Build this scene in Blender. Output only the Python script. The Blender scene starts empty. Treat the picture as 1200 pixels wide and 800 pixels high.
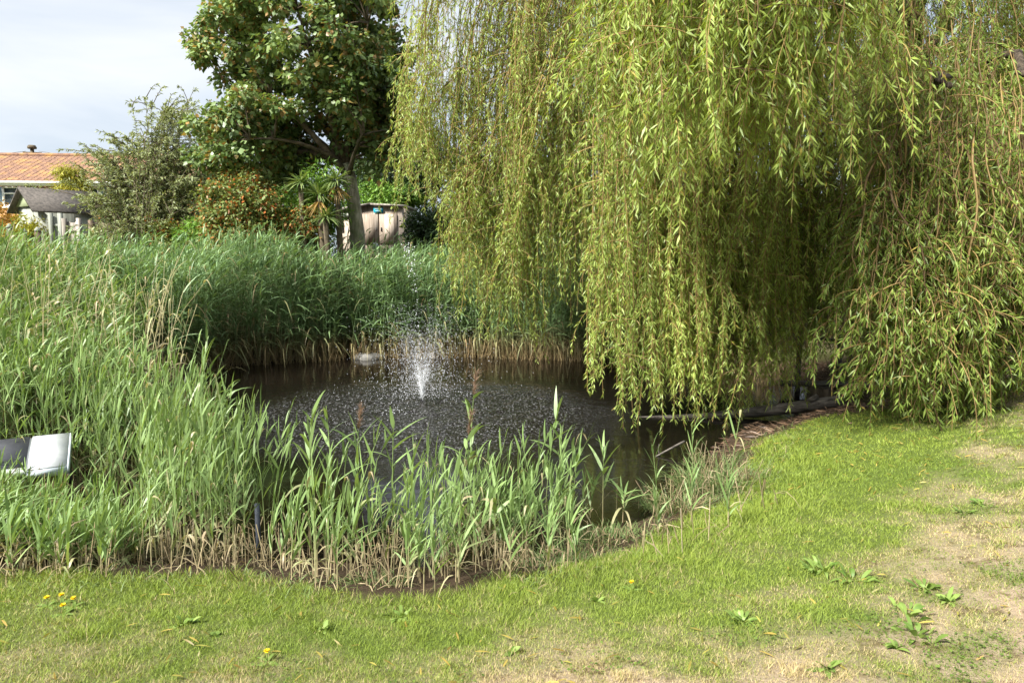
import bpy, math
import numpy as np
from mathutils import Vector

# ------------------------------------------------------------------ camera, sky, sun, exposure
sc = bpy.context.scene
COL = sc.collection
PITCH = math.radians(6.3)
EYE = 1.7
cam_d = bpy.data.cameras.new("camera")
cam_d.sensor_width = 36.0
cam_d.lens = 27.0
cam_d.clip_start = 0.05
cam_d.clip_end = 3000
cam = bpy.data.objects.new("camera", cam_d)
COL.objects.link(cam)
cam.location = (0, 0, EYE)
cam.rotation_euler = (math.radians(90) - PITCH, 0, 0)
sc.camera = cam

sc.view_settings.view_transform = 'Standard'
sc.view_settings.look = 'None'
sc.view_settings.exposure = 1.70
sc.view_settings.gamma = 1.0
sc.view_settings.use_curve_mapping = False
sc.cycles.use_denoising = True
sc.cycles.max_bounces = 6
sc.cycles.diffuse_bounces = 4
sc.cycles.glossy_bounces = 3
sc.cycles.transmission_bounces = 3
sc.cycles.use_adaptive_sampling = True
sc.cycles.adaptive_threshold = 0.02

SUN_FROM = Vector((-0.68, -0.62, 0.86)).normalized()
sun_d = bpy.data.lights.new("sun", 'SUN')
sun_d.energy = 3.9
sun_d.angle = math.radians(12.0)
sun_d.color = (1.0, 0.97, 0.91)
sun = bpy.data.objects.new("sun", sun_d)
COL.objects.link(sun)
sun.location = (-20, -20, 30)
sun.rotation_euler = (-SUN_FROM).to_track_quat('-Z', 'Y').to_euler()

world = bpy.data.worlds.new("World")
sc.world = world
world.use_nodes = True
wn, wl = world.node_tree.nodes, world.node_tree.links
wn.clear()
w_out = wn.new('ShaderNodeOutputWorld')
sky = wn.new('ShaderNodeTexSky')
sky.sky_type = 'NISHITA'
sky.sun_disc = False
sky.sun_elevation = math.asin(SUN_FROM.z)
sky.sun_rotation = math.atan2(SUN_FROM.x, SUN_FROM.y)
bg_sky = wn.new('ShaderNodeBackground')
bg_sky.inputs['Strength'].default_value = 0.10
wl.new(sky.outputs[0], bg_sky.inputs['Color'])
tc = wn.new('ShaderNodeTexCoord')
mp = wn.new('ShaderNodeMapping')
mp.inputs['Scale'].default_value = (1.0, 1.0, 2.6)
mp.inputs['Location'].default_value = (0.35, 0.1, 0.2)
wl.new(tc.outputs['Generated'], mp.inputs['Vector'])
cn = wn.new('ShaderNodeTexNoise')
cn.inputs['Scale'].default_value = 2.1
cn.inputs['Detail'].default_value = 6
cn.inputs['Roughness'].default_value = 0.52
cn.inputs['Distortion'].default_value = 0.4
wl.new(mp.outputs[0], cn.inputs['Vector'])
cr = wn.new('ShaderNodeValToRGB')
cr.color_ramp.elements[0].position = 0.43
cr.color_ramp.elements[0].color = (0.54, 0.62, 0.72, 1)
cr.color_ramp.elements[1].position = 0.68
cr.color_ramp.elements[1].color = (0.87, 0.885, 0.91, 1)
wl.new(cn.outputs['Fac'], cr.inputs['Fac'])
bg_cl = wn.new('ShaderNodeBackground')
bg_cl.inputs['Strength'].default_value = 0.365
wl.new(cr.outputs['Color'], bg_cl.inputs['Color'])
mixw = wn.new('ShaderNodeMixShader')
mixw.inputs['Fac'].default_value = 0.93
wl.new(bg_sky.outputs[0], mixw.inputs[1])
wl.new(bg_cl.outputs[0], mixw.inputs[2])
wl.new(mixw.outputs[0], w_out.inputs['Surface'])

# ------------------------------------------------------------------ small tools
RNG = np.random.default_rng(11)
SA, CA = math.sin(PITCH), math.cos(PITCH)
WATER = -0.5


def pix(u, v, y):
    """World point at forward distance y seen along a direction of the 1200x800 photograph (for laying the plan out)."""
    dy = (v - 400) / 900.0
    t = y / (CA - dy * SA)
    return np.array([(u - 600) / 900.0 * t, y, EYE + t * (-SA - dy * CA)])


def ss(a, b, x):
    t = np.clip((np.asarray(x, float) - a) / (b - a), 0, 1)
    return t * t * (3 - 2 * t)


def _hash(i, j, seed):
    h = (i.astype(np.int64) * 374761393 + j.astype(np.int64) * 668265263 + seed * 1442695041) & 0x7fffffff
    h = ((h ^ (h >> 13)) * 1274126177) & 0x7fffffff
    return ((h ^ (h >> 16)) & 0xffff) / 65535.0


def vnoise(x, y, seed=0):
    i, j = np.floor(x), np.floor(y)
    fx, fy = x - i, y - j
    fx, fy = fx * fx * (3 - 2 * fx), fy * fy * (3 - 2 * fy)
    a, b = _hash(i, j, seed), _hash(i + 1, j, seed)
    c, d = _hash(i, j + 1, seed), _hash(i + 1, j + 1, seed)
    return (a * (1 - fx) + b * fx) * (1 - fy) + (c * (1 - fx) + d * fx) * fy


def fbm(x, y, seed=0, o=4):
    s, a, n = 0, 1.0, 0
    for k in range(o):
        s = s + a * vnoise(x * 2 ** k + 17.3 * k, y * 2 ** k - 9.1 * k, seed + k)
        n += a
        a *= 0.5
    return s / n


POND = np.array([(-1.8, 5.5), (-2.9, 5.55), (-3.15, 6.4), (-3.3, 7.5), (-4.2, 9.0), (-5.3, 11.0), (-6.2, 13.4), (-5.9, 15.4), (-3.8, 16.6),
                 (-1.0, 17.1), (1.8, 16.2), (3.6, 15.0), (4.7, 13.4), (4.4, 11.6), (3.3, 10.2), (2.55, 8.9), (2.0, 7.7),
                 (1.4, 6.6), (0.6, 5.75), (-0.6, 5.35)])


def sdist(x, y):
    """Signed distance to the pond's outline, positive on land."""
    p = np.stack([np.asarray(x, float).ravel(), np.asarray(y, float).ravel()], 1)
    d2 = np.full(len(p), 1e9)
    inside = np.zeros(len(p), bool)
    n = len(POND)
    for k in range(n):
        a, b = POND[k], POND[(k + 1) % n]
        e = b - a
        w = p - a
        t = np.clip((w @ e) / (e @ e), 0, 1)
        q = w - t[:, None] * e
        d2 = np.minimum(d2, (q * q).sum(1))
        cond = (a[1] > p[:, 1]) != (b[1] > p[:, 1])
        xi = a[0] + (p[:, 1] - a[1]) / (e[1] if abs(e[1]) > 1e-9 else 1e-9) * e[0]
        inside ^= cond & (p[:, 0] < xi)
    d = np.sqrt(d2)
    return np.where(inside, -d, d).reshape(np.shape(x))


def ground(x, y):
    x = np.asarray(x, float)
    y = np.asarray(y, float)
    d = sdist(x, y)
    d = d + (fbm(x * 1.3, y * 1.3, 5, 3) - 0.5) * 0.35
    z = WATER - 0.55 * ss(0, 1.6, -d)
    z = z + 0.25 * ss(0, 1.15, d) + 0.25 * ss(1.0, 4.0, d)
    z = z + 1.25 * ss(17.8, 24.0, y)
    z = z + 0.075 * np.clip(x - 2.4, 0, 6) * (1 - ss(7.5, 11.5, y)) + 0.35 * ss(6.5, 10, x) * ss(9, 11, y)
    z = z - 0.12 * ss(9, 11, y) * (1 - ss(13, 16, y)) * ss(2.5, 4.0, x)
    z = z + (fbm(x * 0.8, y * 0.8, 9, 3) - 0.5) * 0.09 * ss(0.5, 2.0, d) + (fbm(x * 4, y * 4, 21, 2) - 0.5) * 0.03 * ss(-0.3, 0.6, d)
    return z


def gz(x, y):
    return float(ground(np.array([x]), np.array([y]))[0])


def dryness(x, y, d=None):
    if d is None:
        d = sdist(x, y)
    a = 0.03 + 0.38 * ss(1.5, 2.5, d) + 0.22 * ss(-1.0, 2.2, x + 0.35 * (4.0 - y)) * ss(1.8, 3.4, d)
    a = a - 0.22 * ss(5.0, 7.0, y) + 1.7 * (fbm(x * 2.4, y * 2.4, 31, 5) - 0.52) * ss(1.1, 2.4, d) + 0.55 * (fbm(x * 9, y * 9, 41, 3) - 0.5)
    a = a + 0.42 * (1 - ss(2.7, 4.1, y)) * ss(-1.8, 0.0, x)
    return np.clip(a, 0, 1)


def bareness(x, y, d=None):
    if d is None:
        d = sdist(x, y)
    b = ss(0.515, 0.60, fbm(x * 3.4 + 3.1, y * 3.4, 77, 5)) * ss(2.0, 2.9, d) * (1 - 0.9 * ss(4.6, 6.0, y)) * ss(-0.6, 0.6, x + 0.5 * (4.0 - y))
    return np.clip(b, 0, 1)


def soilness(x, y, d=None):
    if d is None:
        d = sdist(x, y)
    n = (fbm(x * 2.5, y * 2.5, 55, 3) - 0.5)
    edge = 1.0 - 0.62 * ss(0.0, 1.2, x)
    mud = 1 - ss(edge - 0.15, edge + 0.15, d + n * 0.5)
    litter = ss(0, 0.6, x - 2.4 + n) * ss(8.4, 9.2, y + n * 1.2 - 0.10 * (x - 3)) * (1 - ss(14, 16, y)) * (1 - ss(4.6, 5.8, x + n - 0.4 * (y - 10)))
    far = ss(14.5, 16.5, y) * ss(0.2, 1.0, d) * (1 - ss(9, 12, np.abs(x)))
    return np.clip(np.maximum(np.maximum(mud, litter), far), 0, 1)


class MB:
    """Collects vertices and faces (with the two per-leaf numbers tone and dry) for ONE mesh object."""

    def __init__(self):
        self.v, self.t, self.q, self.a, self.b, self.n = [], [], [], [], [], 0

    def add(self, v, tris=None, quads=None, tone=0.5, dry=0.0):
        v = np.asarray(v, float).reshape(-1, 3)
        k = len(v)
        self.v.append(v)
        self.a.append(np.broadcast_to(np.asarray(tone, float), (k,)))
        self.b.append(np.broadcast_to(np.asarray(dry, float), (k,)))
        if tris is not None and len(tris):
            self.t.append(np.asarray(tris, np.int64).reshape(-1, 3) + self.n)
        if quads is not None and len(quads):
            self.q.append(np.asarray(quads, np.int64).reshape(-1, 4) + self.n)
        self.n += k

    def box(self, c, s, rz=0.0, tone=0.5, dry=0.0, rx=0.0, bev=0.0):
        x, y, z = np.array(s) / 2.0
        p = np.array([(-x, -y, -z), (x, -y, -z), (x, y, -z), (-x, y, -z), (-x, -y, z), (x, -y, z), (x, y, z), (-x, y, z)])
        cx, sx = math.cos(rx), math.sin(rx)
        p = np.stack([p[:, 0], p[:, 1] * cx - p[:, 2] * sx, p[:, 1] * sx + p[:, 2] * cx], 1)
        cz, sz = math.cos(rz), math.sin(rz)
        p = np.stack([p[:, 0] * cz - p[:, 1] * sz, p[:, 0] * sz + p[:, 1] * cz, p[:, 2]], 1) + np.array(c)
        self.add(p, None, [(0, 3, 2, 1), (4, 5, 6, 7), (0, 1, 5, 4), (1, 2, 6, 5), (2, 3, 7, 6), (3, 0, 4, 7)], tone, dry)

    def tubes(self, P, R, sides=3, tone=0.5, dry=0.0, caps=True):
        P = np.asarray(P, float)
        if P.ndim == 2:
            P = P[None]
        N, S, _ = P.shape
        R = np.broadcast_to(np.asarray(R, float), (N, S))
        T = np.gradient(P, axis=1)
        T /= np.linalg.norm(T, axis=2, keepdims=True) + 1e-9
        ref = np.where(np.abs(T[..., 2:3]) > 0.9, np.array([1.0, 0, 0]), np.array([0, 0, 1.0]))
        A = np.cross(T, ref)
        A /= np.linalg.norm(A, axis=2, keepdims=True) + 1e-9
        B = np.cross(T, A)
        ang = np.arange(sides) / sides * 2 * math.pi
        V = P[:, :, None, :] + R[:, :, None, None] * (A[:, :, None, :] * np.cos(ang)[None, None, :, None] + B[:, :, None, :] * np.sin(ang)[None, None, :, None])
        idx = np.arange(N * S * sides).reshape(N, S, sides)
        a = idx[:, :-1, :]
        b = idx[:, 1:, :]
        q = np.stack([a, np.roll(a, -1, 2), np.roll(b, -1, 2), b], -1).reshape(-1, 4)
        tone = np.broadcast_to(np.asarray(tone, float).reshape((-1, 1, 1) if np.ndim(tone) == 1 else np.shape(tone) + (1,) if np.ndim(tone) == 2 else (1, 1, 1)), (N, S, sides)).ravel()
        dry = np.broadcast_to(np.asarray(dry, float).reshape((-1, 1, 1) if np.ndim(dry) == 1 else np.shape(dry) + (1,) if np.ndim(dry) == 2 else (1, 1, 1)), (N, S, sides)).ravel()
        t = None
        if caps and sides > 3:
            t = []
            for i in range(N):
                for k in range(1, sides - 1):
                    t.append((idx[i, -1, 0], idx[i, -1, k], idx[i, -1, k + 1]))
                    t.append((idx[i, 0, 0], idx[i, 0, k + 1], idx[i, 0, k]))
        self.add(V.reshape(-1, 3), t, q, tone, dry)

    def blades(self, base, dirv, side, L, W, droop, S=3, tone=0.5, dry=0.0, shape='grass', wind=None):
        N = len(base)
        t = np.linspace(0, 1, S + 1)
        L = np.broadcast_to(np.asarray(L, float), (N,))
        W = np.broadcast_to(np.asarray(W, float), (N,))
        droop = np.broadcast_to(np.asarray(droop, float), (N,))
        bend = np.zeros((N, 3))
        bend[:, 2] = -droop
        if wind is not None:
            bend = bend + wind
        C = base[:, None, :] + dirv[:, None, :] * (L[:, None] * t)[..., None] + bend[:, None, :] * (L[:, None] * t ** 2)[..., None]
        if shape == 'grass':
            pr = (1 - t) ** 0.7
        elif shape == 'reed':
            pr = np.minimum(1, 0.35 + t * 3.0) * (1 - t) ** 0.75
        else:
            pr = np.sin(math.pi * np.clip(t * 0.92 + 0.08, 0, 1)) ** 0.8
        w = W[:, None] * 0.5 * pr[None, :]
        Lf = C[:, :-1] - side[:, None, :] * w[:, :-1, None]
        Rt = C[:, :-1] + side[:, None, :] * w[:, :-1, None]
        V = np.concatenate([np.stack([Lf, Rt], 2).reshape(N, 2 * S, 3), C[:, -1:]], 1)
        o = (np.arange(N) * (2 * S + 1))[:, None]
        q = []
        for k in range(S - 1):
            q.append(o + np.array([[2 * k, 2 * k + 1, 2 * k + 3, 2 * k + 2]]))
        tr = o + np.array([[2 * S - 2, 2 * S - 1, 2 * S]])
        tone = np.repeat(np.broadcast_to(np.asarray(tone, float), (N,)), 2 * S + 1)
        dry = np.repeat(np.broadcast_to(np.asarray(dry, float), (N,)), 2 * S + 1)
        self.add(V.reshape(-1, 3), tr, np.concatenate(q) if q else None, tone, dry)

    def leaves(self, base, dirv, side, L, W, fold=0.15, droop=0.15, tone=0.5, dry=0.0):
        """Pointed leaves folded along the midrib, two faces each."""
        N = len(base)
        L = np.broadcast_to(np.asarray(L, float), (N,))[:, None]
        W = np.broadcast_to(np.asarray(W, float), (N,))[:, None]
        nrm = np.cross(dirv, side)
        mid = base + dirv * L * 0.42
        lf = mid - side * W * 0.5 + nrm * W * fold
        rt = mid + side * W * 0.5 + nrm * W * fold
        tip = base + dirv * L
        tip[:, 2] -= (L * droop)[:, 0]
        V = np.stack([base, rt, tip, lf], 1).reshape(-1, 3)
        o = (np.arange(N) * 4)[:, None]
        t = np.concatenate([o + np.array([[0, 1, 2]]), o + np.array([[0, 2, 3]])])
        self.add(V, t, None, np.repeat(np.broadcast_to(np.asarray(tone, float), (N,)), 4), np.repeat(np.broadcast_to(np.asarray(dry, float), (N,)), 4))

    def build(self, name, mat, parent=None, smooth=False):
        v = np.concatenate(self.v)
        if parent is not None:
            off = np.array(parent.location)
            pp = parent.parent
            while pp is not None:
                off = off + np.array(pp.location)
                pp = pp.parent
            v = v - off
        t = np.concatenate(self.t) if self.t else np.zeros((0, 3), np.int64)
        q = np.concatenate(self.q) if self.q else np.zeros((0, 4), np.int64)
        me = bpy.data.meshes.new(name)
        me.vertices.add(len(v))
        me.vertices.foreach_set('co', v.astype(np.float32).ravel())
        nl = t.size + q.size
        me.loops.add(nl)
        me.loops.foreach_set('vertex_index', np.concatenate([t.ravel(), q.ravel()]).astype(np.int32))
        me.polygons.add(len(t) + len(q))
        st = np.concatenate([np.arange(len(t)) * 3, t.size + np.arange(len(q)) * 4]).astype(np.int32)
        me.polygons.foreach_set('loop_start', st)
        if smooth:
            me.polygons.foreach_set('use_smooth', np.ones(len(st), bool))
        for nm, arr in (('tone', self.a), ('dry', self.b)):
            at = me.attributes.new(nm, 'FLOAT', 'POINT')
            at.data.foreach_set('value', np.concatenate(arr).astype(np.float32))
        me.update(calc_edges=True)
        me.validate()
        o = bpy.data.objects.new(name, me)
        COL.objects.link(o)
        me.materials.append(mat)
        if parent is not None:
            o.parent = parent
        return o


def tag(o, label=None, cat=None, group=None, kind=None):
    if label:
        o['label'] = label
    if cat:
        o['category'] = cat
    if group:
        o['group'] = group
    if kind:
        o['kind'] = kind
    return o


def thing(name, loc, label, cat, group=None):
    o = bpy.data.objects.new(name, None)
    COL.objects.link(o)
    o.location = tuple(float(c) for c in loc)
    o.empty_display_size = 0.2
    return tag(o, label, cat, group)


def unit(v):
    return v / (np.linalg.norm(v, axis=-1, keepdims=True) + 1e-9)


def rdir(n, rng=RNG):
    return unit(rng.normal(size=(n, 3)))


def perp(d, rng=RNG):
    return unit(np.cross(d, rdir(len(d), rng)))


def bez(p0, p1, p2, n=8):
    t = np.linspace(0, 1, n)[:, None]
    return (1 - t) ** 2 * np.array(p0) + 2 * t * (1 - t) * np.array(p1) + t ** 2 * np.array(p2)


# ------------------------------------------------------------------ materials
def new_mat(name):
    m = bpy.data.materials.new(name)
    m.use_nodes = True
    m.node_tree.nodes.clear()
    nt = m.node_tree
    out = nt.nodes.new('ShaderNodeOutputMaterial')
    return m, nt.nodes, nt.links, out


def leaf_mat(name, dark, light, dry, trans=0.35, rough=0.5, spec=0.35, tr_tint=(1.15, 1.1, 0.5)):
    m, n, l, out = new_mat(name)
    at = n.new('ShaderNodeAttribute')
    at.attribute_name = 'tone'
    ad = n.new('ShaderNodeAttribute')
    ad.attribute_name = 'dry'
    mx = n.new('ShaderNodeMix')
    mx.data_type = 'RGBA'
    mx.inputs['A'].default_value = (*dark, 1)
    mx.inputs['B'].default_value = (*light, 1)
    l.new(at.outputs['Fac'], mx.inputs['Factor'])
    md = n.new('ShaderNodeMix')
    md.data_type = 'RGBA'
    mdr = n.new('ShaderNodeMix')
    mdr.data_type = 'RGBA'
    mdr.inputs['A'].default_value = (dry[0] * 0.5, dry[1] * 0.47, dry[2] * 0.45, 1)
    mdr.inputs['B'].default_value = (dry[0] * 1.2, dry[1] * 1.22, dry[2] * 1.3, 1)
    l.new(at.outputs['Fac'], mdr.inputs['Factor'])
    l.new(mdr.outputs['Result'], md.inputs['B'])
    l.new(ad.outputs['Fac'], md.inputs['Factor'])
    l.new(mx.outputs['Result'], md.inputs['A'])
    p = n.new('ShaderNodeBsdfPrincipled')
    p.inputs['Roughness'].default_value = rough
    p.inputs['Specular IOR Level'].default_value = spec
    l.new(md.outputs['Result'], p.inputs['Base Color'])
    if trans > 0:
        tr = n.new('ShaderNodeBsdfTranslucent')
        ml = n.new('ShaderNodeMix')
        ml.data_type = 'RGBA'
        ml.blend_type = 'MULTIPLY'
        ml.inputs['Factor'].default_value = 1
        ml.inputs['B'].default_value = (*tr_tint, 1)
        l.new(md.outputs['Result'], ml.inputs['A'])
        l.new(ml.outputs['Result'], tr.inputs['Color'])
        ms = n.new('ShaderNodeMixShader')
        ms.inputs['Fac'].default_value = trans
        l.new(p.outputs[0], ms.inputs[1])
        l.new(tr.outputs[0], ms.inputs[2])
        l.new(ms.outputs[0], out.inputs['Surface'])
    else:
        l.new(p.outputs[0], out.inputs['Surface'])
    return m


def rough_mat(name, c1, c2, scale=6.0, stretch=(1, 1, 1), rough=0.8, bump=0.3, detail=5, spec=0.2, bdist=0.02, ramp=(0.35, 0.65), c3=None, scale3=1.0):
    """Two colours mottled by noise, with bump: bark, boards, paint, stone."""
    m, n, l, out = new_mat(name)
    t = n.new('ShaderNodeTexCoord')
    mp_ = n.new('ShaderNodeMapping')
    mp_.inputs['Scale'].default_value = stretch
    l.new(t.outputs['Object'], mp_.inputs['Vector'])
    no = n.new('ShaderNodeTexNoise')
    no.inputs['Scale'].default_value = scale
    no.inputs['Detail'].default_value = detail
    no.inputs['Roughness'].default_value = 0.65
    l.new(mp_.outputs[0], no.inputs['Vector'])
    r = n.new('ShaderNodeValToRGB')
    r.color_ramp.elements[0].position = ramp[0]
    r.color_ramp.elements[0].color = (*c1, 1)
    r.color_ramp.elements[1].position = ramp[1]
    r.color_ramp.elements[1].color = (*c2, 1)
    l.new(no.outputs['Fac'], r.inputs['Fac'])
    col = r.outputs['Color']
    if c3 is not None:
        n3 = n.new('ShaderNodeTexNoise')
        n3.inputs['Scale'].default_value = scale3
        n3.inputs['Detail'].default_value = 4
        l.new(t.outputs['Object'], n3.inputs['Vector'])
        r3 = n.new('ShaderNodeMapRange')
        r3.inputs['From Min'].default_value = 0.5
        r3.inputs['From Max'].default_value = 0.68
        l.new(n3.outputs['Fac'], r3.inputs['Value'])
        m3 = n.new('ShaderNodeMix')
        m3.data_type = 'RGBA'
        m3.inputs['B'].default_value = (*c3, 1)
        l.new(r3.outputs[0], m3.inputs['Factor'])
        l.new(col, m3.inputs['A'])
        col = m3.outputs['Result']
    p = n.new('ShaderNodeBsdfPrincipled')
    p.inputs['Roughness'].default_value = rough
    p.inputs['Specular IOR Level'].default_value = spec
    l.new(col, p.inputs['Base Color'])
    if bump > 0:
        b = n.new('ShaderNodeBump')
        b.inputs['Strength'].default_value = bump
        b.inputs['Distance'].default_value = bdist
        l.new(no.outputs['Fac'], b.inputs['Height'])
        l.new(b.outputs[0], p.inputs['Normal'])
    l.new(p.outputs[0], out.inputs['Surface'])
    return m


def plank_mat(name, c1, c2, width=0.12, rough=0.85):
    """Weathered vertical boards: a tone per board, dark joints, fine grain."""
    m, n, l, out = new_mat(name)
    t = n.new('ShaderNodeTexCoord')
    sx = n.new('ShaderNodeSeparateXYZ')
    l.new(t.outputs['Object'], sx.inputs[0])
    ad = n.new('ShaderNodeMath')
    ad.operation = 'ADD'
    l.new(sx.outputs['X'], ad.inputs[0])
    l.new(sx.outputs['Y'], ad.inputs[1])
    dv = n.new('ShaderNodeMath')
    dv.operation = 'DIVIDE'
    dv.inputs[1].default_value = width
    l.new(ad.outputs[0], dv.inputs[0])
    fl = n.new('ShaderNodeMath')
    fl.operation = 'FLOOR'
    l.new(dv.outputs[0], fl.inputs[0])
    wn_ = n.new('ShaderNodeTexWhiteNoise')
    wn_.noise_dimensions = '1D'
    l.new(fl.outputs[0], wn_.inputs['W'])
    fr = n.new('ShaderNodeMath')
    fr.operation = 'FRACT'
    l.new(dv.outputs[0], fr.inputs[0])
    gt = n.new('ShaderNodeMath')
    gt.operation = 'LESS_THAN'
    gt.inputs[1].default_value = 0.055
    l.new(fr.outputs[0], gt.inputs[0])
    mp_ = n.new('ShaderNodeMapping')
    mp_.inputs['Scale'].default_value = (22, 22, 1.6)
    l.new(t.outputs['Object'], mp_.inputs['Vector'])
    no = n.new('ShaderNodeTexNoise')
    no.inputs['Scale'].default_value = 2.0
    no.inputs['Detail'].default_value = 6
    l.new(mp_.outputs[0], no.inputs['Vector'])
    av = n.new('ShaderNodeMath')
    av.operation = 'MULTIPLY_ADD'
    av.inputs[1].default_value = 0.55
    l.new(wn_.outputs['Value'], av.inputs[0])
    l.new(no.outputs['Fac'], av.inputs[2])
    r = n.new('ShaderNodeValToRGB')
    r.color_ramp.elements[0].position = 0.45
    r.color_ramp.elements[0].color = (*c1, 1)
    r.color_ramp.elements[1].position = 1.05
    r.color_ramp.elements[1].color = (*c2, 1)
    l.new(av.outputs[0], r.inputs['Fac'])
    mj = n.new('ShaderNodeMix')
    mj.data_type = 'RGBA'
    mj.inputs['B'].default_value = (c1[0] * 0.45, c1[1] * 0.45, c1[2] * 0.45, 1)
    l.new(gt.outputs[0], mj.inputs['Factor'])
    l.new(r.outputs['Color'], mj.inputs['A'])
    p = n.new('ShaderNodeBsdfPrincipled')
    p.inputs['Roughness'].default_value = rough
    p.inputs['Specular IOR Level'].default_value = 0.2
    l.new(mj.outputs['Result'], p.inputs['Base Color'])
    b = n.new('ShaderNodeBump')
    b.inputs['Strength'].default_value = 0.5
    b.inputs['Distance'].default_value = 0.01
    l.new(no.outputs['Fac'], b.inputs['Height'])
    l.new(b.outputs[0], p.inputs['Normal'])
    l.new(p.outputs[0], out.inputs['Surface'])
    return m


M_REED = leaf_mat('reed_leaf', (0.055, 0.112, 0.027), (0.245, 0.355, 0.122), (0.42, 0.325, 0.19), 0.30, 0.42, 0.4)
M_REED_FAR = leaf_mat('far_reed_leaf', (0.069, 0.143, 0.052), (0.277, 0.415, 0.179), (0.36, 0.245, 0.12), 0.28, 0.45, 0.4)
M_GRASS = leaf_mat('lawn_grass', (0.110, 0.182, 0.022), (0.330, 0.396, 0.066), (0.58, 0.46, 0.24), 0.30, 0.55, 0.25)
M_SEDGE = leaf_mat('sedge_blade', (0.065, 0.11, 0.03), (0.21, 0.28, 0.10), (0.40, 0.31, 0.17), 0.28, 0.5, 0.3)
M_WILLOW = leaf_mat('willow_leaf', (0.100, 0.165, 0.022), (0.41, 0.51, 0.12), (0.46, 0.31, 0.07), 0.42, 0.45, 0.45, (1.2, 1.1, 0.4))
M_TWIG = leaf_mat('willow_twig', (0.10, 0.065, 0.028), (0.33, 0.225, 0.08), (0.2, 0.15, 0.1), 0.0, 0.6, 0.3)
M_SYC = leaf_mat('broad_leaf', (0.052, 0.111, 0.029), (0.282, 0.371, 0.133), (0.38, 0.22, 0.07), 0.28, 0.42, 0.5)
M_WEED = leaf_mat('weed_leaf', (0.10, 0.175, 0.03), (0.27, 0.37, 0.09), (0.4, 0.33, 0.15), 0.3, 0.45, 0.35)
M_YELLOW = rough_mat('dandelion_petal', (0.80, 0.55, 0.01), (0.85, 0.66, 0.02), 40, rough=0.6, bump=0)
M_WHITE_PETAL = rough_mat('daisy_petal', (0.75, 0.74, 0.70), (0.85, 0.84, 0.8), 40, rough=0.6, bump=0)
M_BARK_W = rough_mat('willow_bark', (0.022, 0.016, 0.011), (0.13, 0.10, 0.07), 5, (3, 3, 0.6), 0.9, 0.9, bdist=0.06)
M_BARK_S = rough_mat('grey_bark', (0.18, 0.15, 0.11), (0.46, 0.40, 0.33), 5, (2.5, 2.5, 0.7), 0.9, 0.6, c3=(0.16, 0.19, 0.09), scale3=2.0)
M_STEM = rough_mat('shrub_stem', (0.05, 0.04, 0.025), (0.15, 0.12, 0.08), 9, rough=0.9)
M_LOG = rough_mat('bleached_log', (0.05, 0.042, 0.035), (0.18, 0.16, 0.135), 7, (0.6, 4, 4), 0.85, 0.6)
M_WOODG = plank_mat('grey_boards', (0.17, 0.15, 0.125), (0.40, 0.36, 0.31), 0.11)
M_WOODB = plank_mat('pinkish_boards', (0.24, 0.19, 0.145), (0.55, 0.46, 0.37), 0.16)
M_WOODD = plank_mat('brown_boards', (0.085, 0.06, 0.042), (0.22, 0.165, 0.12), 0.13)
M_WOODP = plank_mat('pale_boards', (0.20, 0.21, 0.175), (0.36, 0.37, 0.32), 0.12)
M_FELT = rough_mat('roof_felt', (0.055, 0.05, 0.045), (0.12, 0.105, 0.092), 12, rough=0.9, bump=0.4)
M_PAINT_W = rough_mat('white_paint', (0.70, 0.71, 0.70), (0.82, 0.82, 0.81), 5, rough=0.5, bump=0.05)
M_GREENP = rough_mat('green_paint', (0.20, 0.235, 0.13), (0.28, 0.31, 0.19), 4, rough=0.7, bump=0.1)

# ------------------------------------------------------------------ the ground, one sheet to the horizon
def graded(a, b, step, far):
    c = list(np.arange(a, b + 1e-6, step))
    s, x = step, b
    while x < far:
        s *= 1.22
        x += s
        c.append(x)
    s, x = step, a
    lo = []
    while x > -far:
        s *= 1.22
        x -= s
        lo.append(x)
    return np.array(lo[::-1] + c)


gx = graded(-8.0, 8.5, 0.09, 900)
gy = graded(1.4, 20.0, 0.09, 900)
X, Y = np.meshgrid(gx, gy)
D = sdist(X, Y)
Z = ground(X, Y)
mb = MB()
ny, nx = X.shape
idx = np.arange(nx * ny).reshape(ny, nx)
mb.add(np.stack([X, Y, Z], -1).reshape(-1, 3), None,
       np.stack([idx[:-1, :-1], idx[:-1, 1:], idx[1:, 1:], idx[1:, :-1]], -1).reshape(-1, 4),
       soilness(X, Y, D).ravel(), np.maximum(dryness(X, Y, D), bareness(X, Y, D)).ravel())
m, n, l, out = new_mat('lawn_ground')
at = n.new('ShaderNodeAttribute'); at.attribute_name = 'tone'
ad = n.new('ShaderNodeAttribute'); ad.attribute_name = 'dry'
geo = n.new('ShaderNodeNewGeometry')
n1 = n.new('ShaderNodeTexNoise'); n1.inputs['Scale'].default_value = 28; n1.inputs['Detail'].default_value = 6; n1.inputs['Roughness'].default_value = 0.7
l.new(geo.outputs['Position'], n1.inputs['Vector'])
n2 = n.new('ShaderNodeTexNoise'); n2.inputs['Scale'].default_value = 140; n2.inputs['Detail'].default_value = 3
l.new(geo.outputs['Position'], n2.inputs['Vector'])


def mixc(fac, a, b):
    k = n.new('ShaderNodeMix'); k.data_type = 'RGBA'
    for nm, val in (('A', a), ('B', b)):
        if isinstance(val, tuple):
            k.inputs[nm].default_value = (*val, 1)
        else:
            l.new(val, k.inputs[nm])
    l.new(fac, k.inputs['Factor'])
    return k.outputs['Result']


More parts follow.
